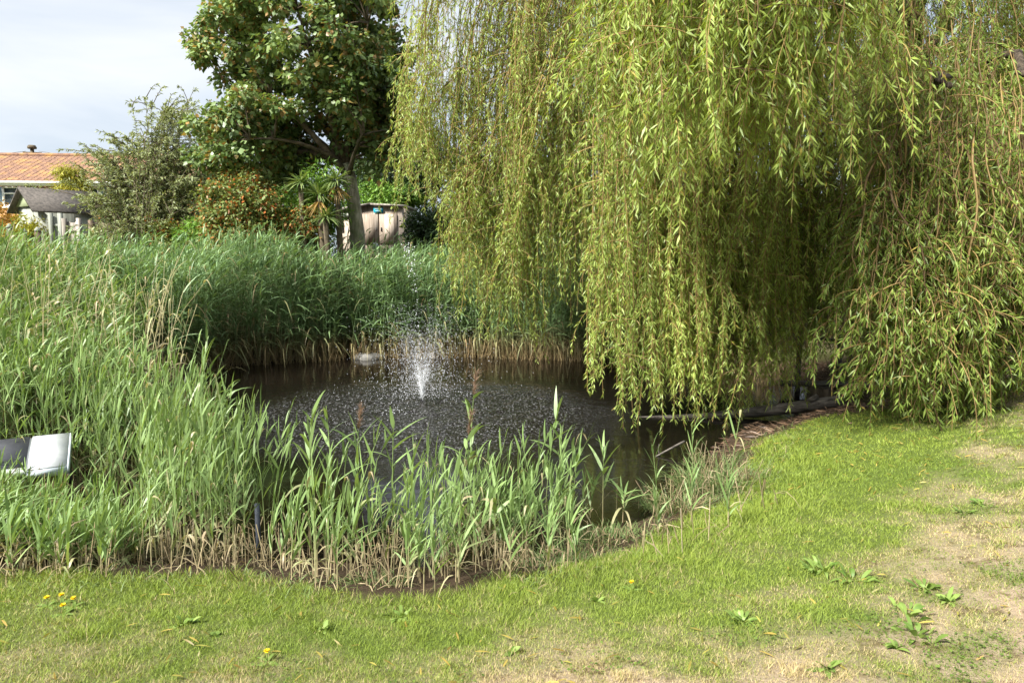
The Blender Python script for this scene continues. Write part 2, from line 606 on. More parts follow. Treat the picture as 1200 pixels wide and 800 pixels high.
green = mixc(n1.outputs['Fac'], (0.035, 0.06, 0.012), (0.15, 0.19, 0.04))
straw = mixc(n2.outputs['Fac'], (0.17, 0.12, 0.07), (0.54, 0.42, 0.30))
n3 = n.new('ShaderNodeTexNoise'); n3.inputs['Scale'].default_value = 7; n3.inputs['Detail'].default_value = 8; n3.inputs['Roughness'].default_value = 0.72
l.new(geo.outputs['Position'], n3.inputs['Vector'])
r3 = n.new('ShaderNodeMapRange'); r3.inputs['From Min'].default_value = 0.5; r3.inputs['From Max'].default_value = 0.62
l.new(n3.outputs['Fac'], r3.inputs['Value'])
straw = mixc(r3.outputs[0], straw, (0.15, 0.095, 0.06))
lawn = mixc(ad.outputs['Fac'], green, straw)
soil = mixc(n1.outputs['Fac'], (0.018, 0.013, 0.009), (0.10, 0.068, 0.042))
colr = mixc(at.outputs['Fac'], lawn, soil)
p = n.new('ShaderNodeBsdfPrincipled'); p.inputs['Roughness'].default_value = 0.95; p.inputs['Specular IOR Level'].default_value = 0.1
l.new(colr, p.inputs['Base Color'])
b = n.new('ShaderNodeBump'); b.inputs['Strength'].default_value = 0.9; b.inputs['Distance'].default_value = 0.03
l.new(n1.outputs['Fac'], b.inputs['Height']); l.new(b.outputs[0], p.inputs['Normal'])
l.new(p.outputs[0], out.inputs['Surface'])
tag(mb.build('ground', m, smooth=True), 'mown lawn and muddy bank round the pond', 'ground', kind='structure')

# ------------------------------------------------------------------ pond water
FX, FY = -1.38, 11.6
m, n, l, out = new_mat('pond_water')
p = n.new('ShaderNodeBsdfPrincipled')
p.inputs['Base Color'].default_value = (0.007, 0.0052, 0.0036, 1)
p.inputs['Roughness'].default_value = 0.03
p.inputs['IOR'].default_value = 1.33
p.inputs['Specular IOR Level'].default_value = 0.5
geo = n.new('ShaderNodeNewGeometry')
vd = n.new('ShaderNodeVectorMath'); vd.operation = 'DISTANCE'
vd.inputs[1].default_value = (FX + 0.1, FY - 0.9, WATER)
l.new(geo.outputs['Position'], vd.inputs[0])
dn = n.new('ShaderNodeTexNoise'); dn.inputs['Scale'].default_value = 0.9; dn.inputs['Detail'].default_value = 3
l.new(geo.outputs['Position'], dn.inputs['Vector'])
da = n.new('ShaderNodeMath'); da.operation = 'MULTIPLY_ADD'; da.inputs[1].default_value = 1.6; 
l.new(dn.outputs['Fac'], da.inputs[0]); l.new(vd.outputs['Value'], da.inputs[2])
mr = n.new('ShaderNodeMapRange'); mr.interpolation_type = 'SMOOTHSTEP'
mr.inputs['From Min'].default_value = 4.2; mr.inputs['From Max'].default_value = 2.3
mr.inputs['To Min'].default_value = 0.035; mr.inputs['To Max'].default_value = 1.0
l.new(da.outputs[0], mr.inputs['Value'])
r1 = n.new('ShaderNodeTexNoise'); r1.inputs['Scale'].default_value = 17; r1.inputs['Detail'].default_value = 5; r1.inputs['Roughness'].default_value = 0.62; r1.inputs['Distortion'].default_value = 0.6
l.new(geo.outputs['Position'], r1.inputs['Vector'])
b = n.new('ShaderNodeBump'); b.inputs['Distance'].default_value = 0.035
l.new(mr.outputs[0], b.inputs['Strength']); l.new(r1.outputs['Fac'], b.inputs['Height'])
l.new(b.outputs[0], p.inputs['Normal'])
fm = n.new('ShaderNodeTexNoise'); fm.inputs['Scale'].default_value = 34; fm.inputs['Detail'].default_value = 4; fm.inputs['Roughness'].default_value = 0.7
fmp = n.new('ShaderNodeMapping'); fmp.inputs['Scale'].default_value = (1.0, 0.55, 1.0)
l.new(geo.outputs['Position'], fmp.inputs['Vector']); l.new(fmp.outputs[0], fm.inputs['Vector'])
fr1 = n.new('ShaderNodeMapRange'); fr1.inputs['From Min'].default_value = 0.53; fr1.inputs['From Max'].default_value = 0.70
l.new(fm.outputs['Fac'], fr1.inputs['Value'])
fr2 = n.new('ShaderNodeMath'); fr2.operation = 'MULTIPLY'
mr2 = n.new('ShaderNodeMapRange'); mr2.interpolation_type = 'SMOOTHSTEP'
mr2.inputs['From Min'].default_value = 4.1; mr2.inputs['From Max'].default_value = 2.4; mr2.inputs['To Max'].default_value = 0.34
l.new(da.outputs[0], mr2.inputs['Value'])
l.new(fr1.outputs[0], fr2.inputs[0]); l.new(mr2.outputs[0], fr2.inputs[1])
fc_ = n.new('ShaderNodeBsdfDiffuse'); fc_.inputs['Color'].default_value = (0.42, 0.42, 0.43, 1)  # pale foam flecks, also painting in the ripples' grey sky sheen and sparkle
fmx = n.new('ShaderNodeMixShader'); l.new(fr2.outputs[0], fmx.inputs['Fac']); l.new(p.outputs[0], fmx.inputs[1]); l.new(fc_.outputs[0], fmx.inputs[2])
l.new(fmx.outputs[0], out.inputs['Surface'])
wx = np.concatenate([np.linspace(-8, -5.2, 8)[:-1], np.linspace(-5.2, 3.2, 300), np.linspace(3.2, 6.5, 8)[1:]])
wy = np.concatenate([np.linspace(4.6, 6.2, 6)[:-1], np.linspace(6.2, 15.2, 300), np.linspace(15.2, 18.5, 8)[1:]])
X, Y = np.meshgrid(wx, wy)
rad = np.hypot(X - FX - 0.1, Y - FY + 0.9) + 1.4 * (fbm(X * 0.8, Y * 0.8, 611, 3) - 0.5)
amp = 0.05 + 0.95 * (1 - ss(1.9, 3.2, rad))
ring = np.sin(np.hypot(X - FX, Y - FY) * 26 + 5 * fbm(X * 1.5, Y * 1.5, 613, 2))
rip = (fbm(X * 7.0, Y * 9.0, 615, 3) - 0.5) * 0.055 + ring * 0.003
mb = MB()
idx = np.arange(X.size).reshape(X.shape)
mb.add(np.stack([X, Y, WATER + rip * amp], -1).reshape(-1, 3), None,
       np.stack([idx[:-1, :-1], idx[:-1, 1:], idx[1:, 1:], idx[1:, :-1]], -1).reshape(-1, 4))
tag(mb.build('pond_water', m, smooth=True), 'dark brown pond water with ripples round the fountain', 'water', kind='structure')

# ------------------------------------------------------------------ the far house
def rot(px, py, a):
    return px * math.cos(a) - py * math.sin(a), px * math.sin(a) + py * math.cos(a)


HX, HY, HA = -24.75, 39.6, math.radians(4.0)
hz = 1.0


def hp(px, py, z):
    a, b_ = rot(px, py, HA)
    return np.array([HX + a, HY + b_, z])


house = thing('house', (HX, HY, hz), 'orange brick house with lichen covered tiled roof and blue panels by its windows', 'house')
M_BRICK = bpy.data.materials.new('orange_brick'); M_BRICK.use_nodes = True
nt = M_BRICK.node_tree
bt = nt.nodes.new('ShaderNodeTexBrick')
bt.inputs['Color1'].default_value = (0.46, 0.20, 0.065, 1); bt.inputs['Color2'].default_value = (0.56, 0.27, 0.09, 1)
bt.inputs['Mortar'].default_value = (0.42, 0.33, 0.22, 1); bt.inputs['Scale'].default_value = 2.2
tcn = nt.nodes.new('ShaderNodeTexCoord'); mpn = nt.nodes.new('ShaderNodeMapping'); mpn.inputs['Rotation'].default_value = (math.radians(90), 0, 0)
nt.links.new(tcn.outputs['Object'], mpn.inputs['Vector']); nt.links.new(mpn.outputs[0], bt.inputs['Vector'])
nt.links.new(bt.outputs['Color'], nt.nodes['Principled BSDF'].inputs['Base Color'])
nt.nodes['Principled BSDF'].inputs['Roughness'].default_value = 0.9
M_TILE = rough_mat('roof_tile', (0.13, 0.075, 0.06), (0.29, 0.17, 0.11), 9, (1, 1, 1), 0.9, 0.3, c3=(0.36, 0.21, 0.085), scale3=1.6)
M_BLUE = plank_mat('blue_cladding', (0.20, 0.30, 0.40), (0.31, 0.42, 0.52), 0.2)
m, n, l, out = new_mat('window_glass')
p = n.new('ShaderNodeBsdfPrincipled'); p.inputs['Base Color'].default_value = (0.05, 0.065, 0.075, 1); p.inputs['Roughness'].default_value = 0.06; p.inputs['Specular IOR Level'].default_value = 0.7
l.new(p.outputs[0], out.inputs['Surface'])
M_GLASS = m
EAVE, RIDGE, HL0, HL1, HDEP = 5.42, 7.25, -11.0, 8.2, 8.0
w = MB(); w.box(hp((HL0 + HL1) / 2, HDEP / 2, (hz + EAVE) / 2), (HL1 - HL0, HDEP, EAVE - hz), HA); w.build('wall', M_BRICK, house)
# tiled roof in overlapping courses
rf = MB()
courses = 16
for k in range(courses):
    f0, f1 = k / courses, (k + 1) / courses
    y0, y1 = -0.45 + f0 * 4.45, -0.45 + f1 * 4.45 + 0.03
    z0, z1 = EAVE + 0.02 + f0 * (RIDGE - EAVE), EAVE + 0.02 + f1 * (RIDGE - EAVE) + 0.01
    ntile = 64
    xs = np.linspace(HL0 - 0.3, HL1 + 0.3, ntile + 1)
    for j in range(ntile):
        lift = 0.012 + 0.018 * RNG.random()
        a0, a1 = xs[j] + 0.01, xs[j + 1] - 0.01
        v = [hp(a0, y0, z0 + lift), hp(a1, y0, z0 + lift + 0.01), hp(a1, y1, z1), hp(a0, y1, z1), hp(a0, y0, z0 - 0.03), hp(a1, y0, z0 - 0.03)]
        rf.add(v, None, [(0, 1, 2, 3), (4, 5, 1, 0)])
rf.add([hp(HL0 - 0.3, 4.0, RIDGE), hp(HL1 + 0.3, 4.0, RIDGE), hp(HL1 + 0.3, 8.4, EAVE), hp(HL0 - 0.3, 8.4, EAVE)], None, [(0, 1, 2, 3)])
rf.add([hp(HL1 + 0.05, -0.3, EAVE), hp(HL1 + 0.05, 8.3, EAVE), hp(HL1 + 0.05, 4.0, RIDGE - 0.05)], [(0, 1, 2)], None)
rf.build('roof', M_TILE, house)
rd = MB(); rd.tubes([hp(x_, 4.0, RIDGE + 0.05) for x_ in np.linspace(HL0 - 0.3, HL1 + 0.3, 40)], 0.11, 8); rd.build('ridge_tiles', M_TILE, house)
fc = MB(); fc.box(hp((HL0 + HL1) / 2, -0.47, EAVE - 0.09), (HL1 - HL0 + 0.6, 0.04, 0.22), HA); fc.build('fascia', M_PAINT_W, house)
gt_ = MB(); gt_.tubes([hp(x_, -0.55, EAVE - 0.03) for x_ in np.linspace(HL0 - 0.3, HL1 + 0.3, 6)], 0.06, 8); gt_.build('gutter', M_PAINT_W, house)


def house_window(xc, wd, z0, z1, cw):
    for s in (-1, 1):
        c = MB(); c.box(hp(xc + s * (wd / 2 + cw / 2 + 0.03), -0.02, (z0 + z1) / 2), (cw, 0.05, z1 - z0), HA); c.build('cladding_panel', M_BLUE, house)
    f = MB()
    for s in (-1, 1):
        f.box(hp(xc + s * (wd / 2 - 0.04), -0.05, (z0 + z1) / 2), (0.09, 0.1, z1 - z0), HA)
    f.box(hp(xc, -0.05, z1 - 0.04), (wd - 0.17, 0.1, 0.08), HA)
    f.box(hp(xc, -0.05, z0 + 0.045), (wd - 0.17, 0.1, 0.09), HA)
    f.box(hp(xc, -0.05, z1 - 0.34), (wd - 0.17, 0.09, 0.07), HA)
    fo = f.build('window', M_PAINT_W, house)
    g = MB(); g.box(hp(xc, -0.02, (z0 + z1) / 2), (wd - 0.17, 0.02, z1 - z0 - 0.1), HA); g.build('pane', M_GLASS, fo)
    s_ = MB(); s_.box(hp(xc, -0.1, z0 - 0.04), (wd + 0.12, 0.2, 0.06), HA); s_.build('sill', M_PAINT_W, fo)


house_window(-0.45, 1.2, 4.22, 5.22, 0.42)
house_window(3.0, 1.4, 4.22, 5.22, 0.42)
house_window(-5.0, 1.2, 4.22, 5.22, 0.42)

# chimney-like pole behind the ridge with its wires
pt = pix(38, 181, 48)
pole = thing('utility_pole', (pt[0], 48, 1.2), 'dark utility pole top showing above the orange roof ridge', 'pole')
q = MB(); q.tubes([(pt[0], 48, 1.2), (pt[0], 48, 8.25)], 0.11, 8); q.build('pole', M_STEM, pole)
q = MB(); q.box((pt[0], 48, 8.0), (1.0, 0.1, 0.1), 0.4); q.build('crossarm', M_STEM, pole)
q = MB(); q.tubes([(pt[0], 48, 8.25), (pt[0], 48, 8.34), (pt[0], 48, 8.46)], [0.25, 0.27, 0.2], 8); q.build('cap', M_STEM, pole)
q = MB()
q.tubes(bez((pt[0] + 0.4, 48, 8.1), (pt[0] + 9, 44, 6.6), (pt[0] + 16, 40, 6.2), 14), 0.012, 4)
q.tubes(bez((pt[0] - 0.4, 48, 8.1), (pt[0] - 8, 49, 7.4), (pt[0] - 18, 50, 8.0), 14), 0.012, 4)
tag(q.build('overhead_wire', M_STEM), 'thin dark overhead wires running from the pole behind the roof', 'wire')

# ------------------------------------------------------------------ small pitched shed at the left
SX, SY = pix(66, 240, 24.5)[:2]
sz0 = gz(SX, SY)
shedA = math.radians(57)
zr, ze = 3.80, 3.22


def sp(px, py, z):
    a, b_ = rot(px, py, shedA)
    return np.array([SX + a, SY + b_, z])


shed = thing('garden_shed', (SX, SY, sz0), 'small shed with green gable and dark felt roof below the house', 'shed')
w = MB(); w.box(sp(0, 0, (sz0 + ze) / 2), (1.7, 1.2, ze - sz0), shedA); w.build('wall', M_WOODP, shed)
w = MB()
w.add([sp(-0.93, -0.62, ze), sp(-0.93, 0.62, ze), sp(-0.93, 0, zr - 0.06), sp(-0.87, -0.62, ze), sp(-0.87, 0.62, ze), sp(-0.87, 0, zr - 0.06)],
      [(0, 2, 1), (3, 4, 5)], [(0, 1, 4, 3), (1, 2, 5, 4), (2, 0, 3, 5)])
w.build('gable', M_GREENP, shed)
w = MB()
for s in (-1, 1):
    o8 = [(-1.1, s * 0.78, ze - 0.14), (1.1, s * 0.78, ze - 0.14), (1.1, 0, zr), (-1.1, 0, zr)]
    w.add([sp(*c) for c in o8] + [sp(c[0], c[1], c[2] - 0.06) for c in o8], None, [(0, 1, 2, 3), (4, 7, 6, 5), (0, 4, 5, 1), (1, 5, 6, 2), (2, 6, 7, 3), (3, 7, 4, 0)])
w.build('roof', M_FELT, shed)

# ------------------------------------------------------------------ timber hut with the blue sign
BX, BY = pix(437, 260, 25.2)[:2]
bz0 = 1.0
hut = thing('timber_hut', (BX, BY, bz0), 'weathered timber hut with double doors and a blue sign behind the pond', 'hut')
hl, hr = pix(399, 260, 25.2)[0], pix(471, 260, 25.2)[0]
zl, zm, zrr = pix(399, 247, 25.2)[2], pix(440, 240.5, 25.2)[2], pix(471, 243, 25.2)[2]
w = MB()
fr = [(hl, 25.2, bz0), (hr, 25.2, bz0), (hr, 25.2, zrr), ((hl + hr) / 2, 25.2, zm), (hl, 25.2, zl)]
bk = [(c[0] + 0.12, 27.2, c[2]) for c in fr]
w.add(fr + bk, [(0, 1, 2), (0, 2, 3), (0, 3, 4), (5, 7, 6), (5, 8, 7), (5, 9, 8)], [(0, 5, 6, 1), (1, 6, 7, 2), (2, 7, 8, 3), (3, 8, 9, 4), (4, 9, 5, 0)])
w.build('wall', M_WOODB, hut)
w = MB()
for (a, za, b_, zb) in ((hl - 0.12, zl, (hl + hr) / 2, zm), ((hl + hr) / 2, zm, hr + 0.12, zrr)):
    za_, zb_ = za - 0.01 * 1, zb
    t8 = [(a, 25.05, za_ + 0.07), (b_, 25.05, zb_ + 0.07), (b_ + 0.12, 27.35, zb_ + 0.07), (a + 0.12, 27.35, za_ + 0.07)]
    w.add(t8 + [(c[0], c[1], c[2] - 0.06) for c in t8], None, [(0, 1, 2, 3), (4, 7, 6, 5), (0, 4, 5, 1), (1, 5, 6, 2), (2, 6, 7, 3), (3, 7, 4, 0)])
w.build('roof', M_WOODG, hut)
zd0, zd1 = pix(440, 285, 25.2)[2], pix(440, 251, 25.2)[2]
for (u0, u1) in ((423, 443), (444.5, 465)):
    a, b_ = pix(u0, 260, 25.17)[0], pix(u1, 260, 25.17)[0]
    w = MB(); w.box(((a + b_) / 2, 25.175, (zd0 + zd1) / 2), (b_ - a, 0.045, zd1 - zd0)); dr = w.build('door', M_WOODB, hut)
    w = MB(); w.box((b_ - 0.06 if u0 < 430 else a + 0.06, 25.14, zd0 + 0.45), (0.03, 0.03, 0.12)); w.build('handle', M_FELT, dr)
a, b_ = pix(398, 250, 25.1)[0], pix(417, 250, 25.1)[0]
w = MB(); w.box(((a + b_) / 2, 25.16, pix(405, 252, 25.1)[2]), (b_ - a, 0.06, 0.11)); w.build('white_batten', M_WOODP, hut)
w = MB(); w.box((a + 0.02, 25.16, pix(405, 262, 25.1)[2] - 0.05), (0.06, 0.06, 0.32)); w.build('corner_post', M_WOODP, hut)
M_SIGN = rough_mat('sign_blue', (0.015, 0.33, 0.46), (0.02, 0.38, 0.52), 4, rough=0.4, bump=0)
sl, sr = pix(437.5, 246, 25.1)[0], pix(448.5, 246, 25.1)[0]
st, sb = pix(443, 243, 25.1)[2], pix(443, 249.5, 25.1)[2]
sg = MB(); sg.box(((sl + sr) / 2, 25.15, (st + sb) / 2), (sr - sl, 0.03, st - sb)); sgo = sg.build('sign', M_SIGN, hut)
lt = MB()
M_SIGNW = rough_mat('sign_white', (0.55, 0.75, 0.80), (0.7, 0.85, 0.88), 30, rough=0.5, bump=0)
lx = sl + 0.035
while lx < sr - 0.05:                     # a line of small unreadable strokes, as the photo shows
    wd_ = 0.012 + 0.014 * RNG.random()
    lt.box((lx + wd_ / 2, 25.131, st - 0.05), (wd_, 0.006, 0.045)); lx += wd_ + 0.008
lt.build('lettering', M_SIGNW, sgo); lt = MB()
lx = sl + 0.05
while lx < sr - 0.07:
    wd_ = 0.010 + 0.012 * RNG.random()
    lt.box((lx + wd_ / 2, 25.131, st - 0.115), (wd_, 0.006, 0.022)); lx += wd_ + 0.008
lt.build('lettering', M_SIGNW, sgo)

# ------------------------------------------------------------------ fences and posts at the far side
def fence_run(name, label, u0, u1, vtop, y0, y1, mat, npost=2, drop=1.3, rise=0.1):
    a, b_ = pix(u0, vtop, y0), pix(u1, vtop, y1)
    zt = (a[2] + b_[2]) / 2
    root = thing(name, (*((a + b_)[:2] / 2), zt - drop), label, 'fence')
    ang = math.atan2(b_[1] - a[1], b_[0] - a[0])
    L_ = math.hypot(b_[0] - a[0], b_[1] - a[1])
    w = MB()
    nb = max(3, int(L_ / 0.13))
    for k in range(nb):
        f = (k + 0.5) / nb
        c = a + (b_ - a) * f
        h_ = drop + RNG.normal() * 0.015
        w.box((c[0], c[1], zt - drop + h_ / 2), (L_ / nb - 0.008, 0.022, h_), ang, rx=RNG.normal() * 0.004)
    w.build('panel', mat, root)
    for k in range(npost):
        c = a + (b_ - a) * (k / max(1, npost - 1))
        w = MB(); w.box((c[0], c[1] - 0.07, zt - drop / 2 + rise / 2), (0.1, 0.1, drop + rise), ang); w.build('post', mat, root)
    for zz in (0.25, 0.8):
        w = MB(); w.box((*((a + b_)[:2] / 2 + np.array([0, -0.035])), zt - zz), (L_, 0.04, 0.08), ang); w.build('rail', mat, root)
    return root


fence_run('board_fence', 'grey upright board fence panel beside a round topped post among the shrubs', 209, 231, 253, 21.4, 21.6, M_WOODG)
fence_run('board_fence', 'brown weathered fence half hidden under the grey green shrub', 108, 208, 262, 21.8, 21.5, M_WOODD, 4)
fence_run('board_fence', 'low dark brown fence right of the timber hut', 474, 560, 281, 24.2, 24.6, M_WOODD, 3)
fence_run('board_fence', 'pale fence panel seen through the hanging willow', 606, 650, 262, 22.5, 22.6, M_WOODB, 2)
gate = fence_run('garden_gate', 'pale grey green plank gate below the small shed', 61, 72, 254, 22.4, 22.4, M_WOODP, 2)
gate['category'] = 'gate'
pk = fence_run('picket_fence', 'short broken picket fence next to the pale gate', 77, 94, 260, 22.3, 22.2, M_WOODG, 2, 1.0)
for (u, v, lab) in ((11, 259, 'white capped fence post leftmost of three in front of the yellow bush'),
                    (28, 264.5, 'white capped fence post in the middle of three behind the left reeds'),
                    (44, 263, 'white capped fence post nearest to the pale plank gate')):
    a = pix(u, v + 8, 21.5)
    g0 = gz(a[0], 21.5)
    r_ = thing('fence_post', (a[0], 21.5, g0), lab, 'post', 'white capped fence posts')
    w = MB(); w.box((a[0], 21.5, (g0 + a[2]) / 2), (0.11, 0.11, a[2] - g0)); w.build('shaft', M_WOODD, r_)
    w = MB(); w.tubes([(a[0], 21.5, a[2]), (a[0], 21.5, a[2] + 0.05), (a[0], 21.5, a[2] + 0.12)], [0.085, 0.075, 0.02], 8); w.build('cap', M_WOODP, r_)
for (u, v, yy, lab) in ((233.5, 249, 21.2, 'pale round topped post at the end of the grey fence panel'),
                        (440, 289, 20.0, 'small pale round topped post rising from the reeds in front of the hut')):
    a = pix(u, v, yy)
    g0 = gz(a[0], yy)
    r_ = thing('round_topped_post', (a[0], yy, g0), lab, 'post')
    w = MB(); w.tubes([(a[0], yy, g0), (a[0], yy, a[2] - 0.08)], 0.035, 8); w.build('shaft', M_WOODG, r_)
    w = MB()
    th = np.linspace(0, math.pi, 7)
    w.tubes(np.stack([np.full(7, a[0]), np.full(7, yy), a[2] - 0.1 * np.cos(th)], 1), np.maximum(0.003, 0.1 * np.sin(th)), 10)
    w.build('globe', rough_mat('pale_globe', (0.62, 0.68, 0.66), (0.74, 0.8, 0.78), 8, rough=0.4, bump=0), r_, smooth=True)

# ------------------------------------------------------------------ trees and shrubs
def crown_leaves(mb, centres, rads, per, L, W, rng, flat=0.75, dryp=0.05, out_from=None, ln=0.25, tone_c=None, hang=0.2):
    n_ = len(centres)
    c = np.repeat(centres, per, 0)
    r = np.repeat(rads, per)
    off = rdir(len(c), rng) * (rng.random(len(c)) ** 0.45)[:, None]
    off[:, 2] *= flat
    pos = c + off * r[:, None]
    d = unit(off + rng.normal(size=off.shape) * 0.55 + np.array([0, 0, -hang]))
    up = unit(np.array([0, 0, 1.0]) + rng.normal(size=off.shape) * 0.55 + 0.4 * off)
    side = unit(np.cross(d, up))
    tone = np.clip(np.repeat(rng.random(n_) * 0.5 if tone_c is None else tone_c, per) + rng.random(len(c)) * 0.5, 0, 1)
    dry = np.where(rng.random(len(c)) < dryp, 0.5 + 0.5 * rng.random(len(c)), 0)
    ll = L * (1 + ln * rng.normal(size=len(c))).clip(0.4, 1.8)
    mb.leaves(pos, d, side, ll, W * ll / L, 0.12, 0.15, tone, dry)


def bush(name, label, cat, u, v0, y, wpx, vtop, n_cl, per, L, W, mat, seed, depth=None, dryp=0.05, group=None, cr=0.3, stems=5, base_z=None, hang=0.2):
    """A shrub: width and top laid out from the photo, real depth, clumps of leaves, stems."""
    rng = np.random.default_rng(seed)
    p0, p1 = pix(u, v0, y), pix(u, vtop, y)
    g0 = gz(p0[0], y) if base_z is None else base_z
    z0, z1 = min(p0[2], p1[2] - 0.3), p1[2]
    rx = wpx / 900 * y / 2
    ry = depth if depth else rx * 0.8
    root = thing(name, (p0[0], y, g0), label, cat, group)
    k = rdir(n_cl, rng) * (0.35 + 0.65 * rng.random(n_cl) ** 0.5)[:, None]
    cz, rz_ = (z0 + z1) / 2, (z1 - z0) / 2
    c = np.stack([p0[0] + k[:, 0] * rx * 0.85, y + k[:, 1] * ry * 0.85, cz + k[:, 2] * rz_ * 0.85], 1)
    rad = cr * (0.6 + 0.8 * rng.random(n_cl))
    mb = MB()
    crown_leaves(mb, c, rad, per, L, W, rng, dryp=dryp, hang=hang)
    mb.build('foliage', mat, root)
    st = MB()
    for i in range(stems):
        e = c[rng.integers(n_cl)]
        s0 = np.array([p0[0] + rng.normal() * 0.12, y + rng.normal() * 0.12, g0 - 0.05])
        st.tubes(bez(s0, (s0 + e) / 2 + np.array([0, 0, 0.3 * (e[2] - g0)]) * 0.5, e, 7), np.linspace(0.035, 0.01, 7), 5)
    st.build('stem', M_STEM, root)
    return root


# --- the sycamore
rng = np.random.default_rng(5)
TY = 18.8
tb = pix(419, 285, TY)
tg = gz(tb[0], TY) - 0.05
syc = thing('sycamore_tree', (tb[0], TY, tg), 'dense dark green broadleaf tree with forked grey trunk in front of the hut', 'tree')


def syp(u, v, dy=0.0):
    return pix(u, v, TY) + np.array([0, dy, 0])


tr = MB()
tp = np.array([(tb[0], TY, tg), syp(419, 275), syp(416, 250), syp(413, 228), syp(409, 208), syp(405, 192)])
tr.tubes(tp, [0.22, 0.18, 0.165, 0.16, 0.175, 0.13], 10)
tr.build('trunk', M_BARK_S, syc, smooth=True)
ends = [(330, 120, -0.8), (300, 60, 0.9), (365, 30, -1.2), (395, -40, 0.6), (440, 40, -0.9), (455, 110, 1.0), (410, 90, 1.5), (275, 190, 0.2), (345, -60, 0.3), (440, 165, -1.4), (265, 110, 0.6), (320, 175, -1.6)]
lp = []
for k, (u, v, dy) in enumerate(ends):
    s0 = tp[5] if k % 3 else tp[4]
    e = syp(u, v, dy)
    mid = (s0 + e) / 2 + np.array([0, 0, 0.25 * abs(e[0] - s0[0])]) + rng.normal(size=3) * 0.15
    c = bez(s0, mid, e, 9)
    q = MB(); q.tubes(c, np.linspace(0.11 if k < 8 else 0.07, 0.015, 9), 7); q.build('limb', M_STEM, syc, smooth=True)
    lp.append(c[3:])
lp = np.concatenate(lp)
cl = []
for (u, v, ru, rv, ry, kk) in ((365, 38, 108, 165, 2.5, 165), (298, 165, 58, 44, 1.9, 50), (445, 125, 42, 72, 1.7, 40), (275, 60, 34, 48, 1.2, 18), (258, 185, 18, 30, 0.6, 10), (420, 60, 50, 80, 1.6, 24), (448, 160, 30, 20, 1.0, 10)):
    c0 = pix(u, v, TY)
    k = rdir(kk, rng) * (0.25 + 0.75 * rng.random(kk) ** 0.4)[:, None]
    cl.append(np.stack([c0[0] + k[:, 0] * ru * TY / 900, TY + k[:, 1] * ry, c0[2] + k[:, 2] * rv * TY / 900], 1))
cl = np.concatenate(cl)
q = MB()
crown_leaves(q, cl, 0.36 * (0.6 + 0.8 * rng.random(len(cl))), 230, 0.108, 0.095, rng, flat=0.7, dryp=0.18, hang=0.35)
q.build('crown', M_SYC, syc)
q = MB()
for c in cl[::1]:
    j = np.argmin(((lp - c) ** 2).sum(1))
    q.tubes(bez(lp[j], (lp[j] + c) / 2 + np.array([0, 0, 0.15]), c, 5), np.linspace(0.03, 0.008, 5), 4)
q.build('twig', M_STEM, syc)

L_GREY = leaf_mat('greygreen_leaf', (0.161, 0.196, 0.075), (0.391, 0.437, 0.218), (0.3, 0.22, 0.1), 0.3)
L_YEL = leaf_mat('yellow_leaf', (0.16, 0.17, 0.02), (0.42, 0.40, 0.05), (0.45, 0.3, 0.05), 0.3)
L_ORG = leaf_mat('orange_leaf', (0.26, 0.14, 0.02), (0.50, 0.29, 0.05), (0.5, 0.3, 0.1), 0.25)
L_MIX = leaf_mat('mixed_leaf', (0.073, 0.122, 0.033), (0.276, 0.325, 0.098), (0.46, 0.13, 0.03), 0.28)
L_DK = leaf_mat('evergreen_leaf', (0.018, 0.042, 0.013), (0.072, 0.124, 0.036), (0.12, 0.1, 0.04), 0.2)
L_BR = leaf_mat('bright_leaf', (0.079, 0.172, 0.026), (0.264, 0.449, 0.079), (0.4, 0.35, 0.1), 0.35)
L_PALM = leaf_mat('strap_leaf', (0.088, 0.150, 0.044), (0.300, 0.375, 0.138), (0.42, 0.25, 0.07), 0.25)

bush('orange_shrub', 'orange tinted shrub at the foot of the orange brick house', 'shrub', 8, 310, 26, 60, 233, 60, 110, 0.09, 0.05, L_ORG, 21, cr=0.28)
bush('yellow_shrub', 'yellow green bush in front of the small shed and left posts', 'shrub', 38, 315, 23.6, 52, 246, 55, 110, 0.09, 0.04, L_YEL, 22, cr=0.25)
bush('bamboo', 'yellow green bamboo rising past the house roof edge', 'bamboo', 86, 250, 26, 34, 186, 46, 90, 0.2, 0.03, L_YEL, 23, cr=0.3, dryp=0.02, hang=0.6)
bush('mixed_shrub', 'tangled shrub with orange berries under the big broadleaf tree', 'shrub', 288, 312, 17.6, 105, 186, 120, 130, 0.075, 0.045, L_MIX, 24, cr=0.32, dryp=0.24)
bush('mixed_shrub', 'low rusty red and green shrub behind the far reeds', 'shrub', 352, 315, 17.8, 70, 236, 60, 110, 0.085, 0.045, L_MIX, 25, cr=0.25, dryp=0.35)
bush('dark_conifer', 'dark blue green evergreen rising behind the orange berried shrub', 'conifer', 262, 310, 23.2, 40, 178, 50, 120, 0.1, 0.03, L_DK, 26, cr=0.3, hang=0.4)
bush('light_shrub', 'light green feathery bush left of the forked trunk', 'shrub', 378, 290, 18.0, 46, 180, 55, 130, 0.11, 0.03, L_BR, 27, cr=0.28)
bush('green_hedge', 'bright green hedge rising just behind the timber hut roof', 'hedge', 450, 262, 30.0, 105, 206, 100, 140, 0.10, 0.05, L_BR, 28, depth=0.9, cr=0.4)
bush('evergreen_tree', 'dark evergreen tree mass behind hut and willow edge', 'tree', 468, 250, 31, 135, 150, 140, 150, 0.14, 0.07, L_DK, 29, depth=2.0, cr=0.6)
bush('evergreen_tree', 'tall dark evergreen showing behind the left part of the willow', 'tree', 610, 300, 30, 190, 170, 170, 150, 0.14, 0.07, L_DK, 30, depth=2.0, cr=0.7)
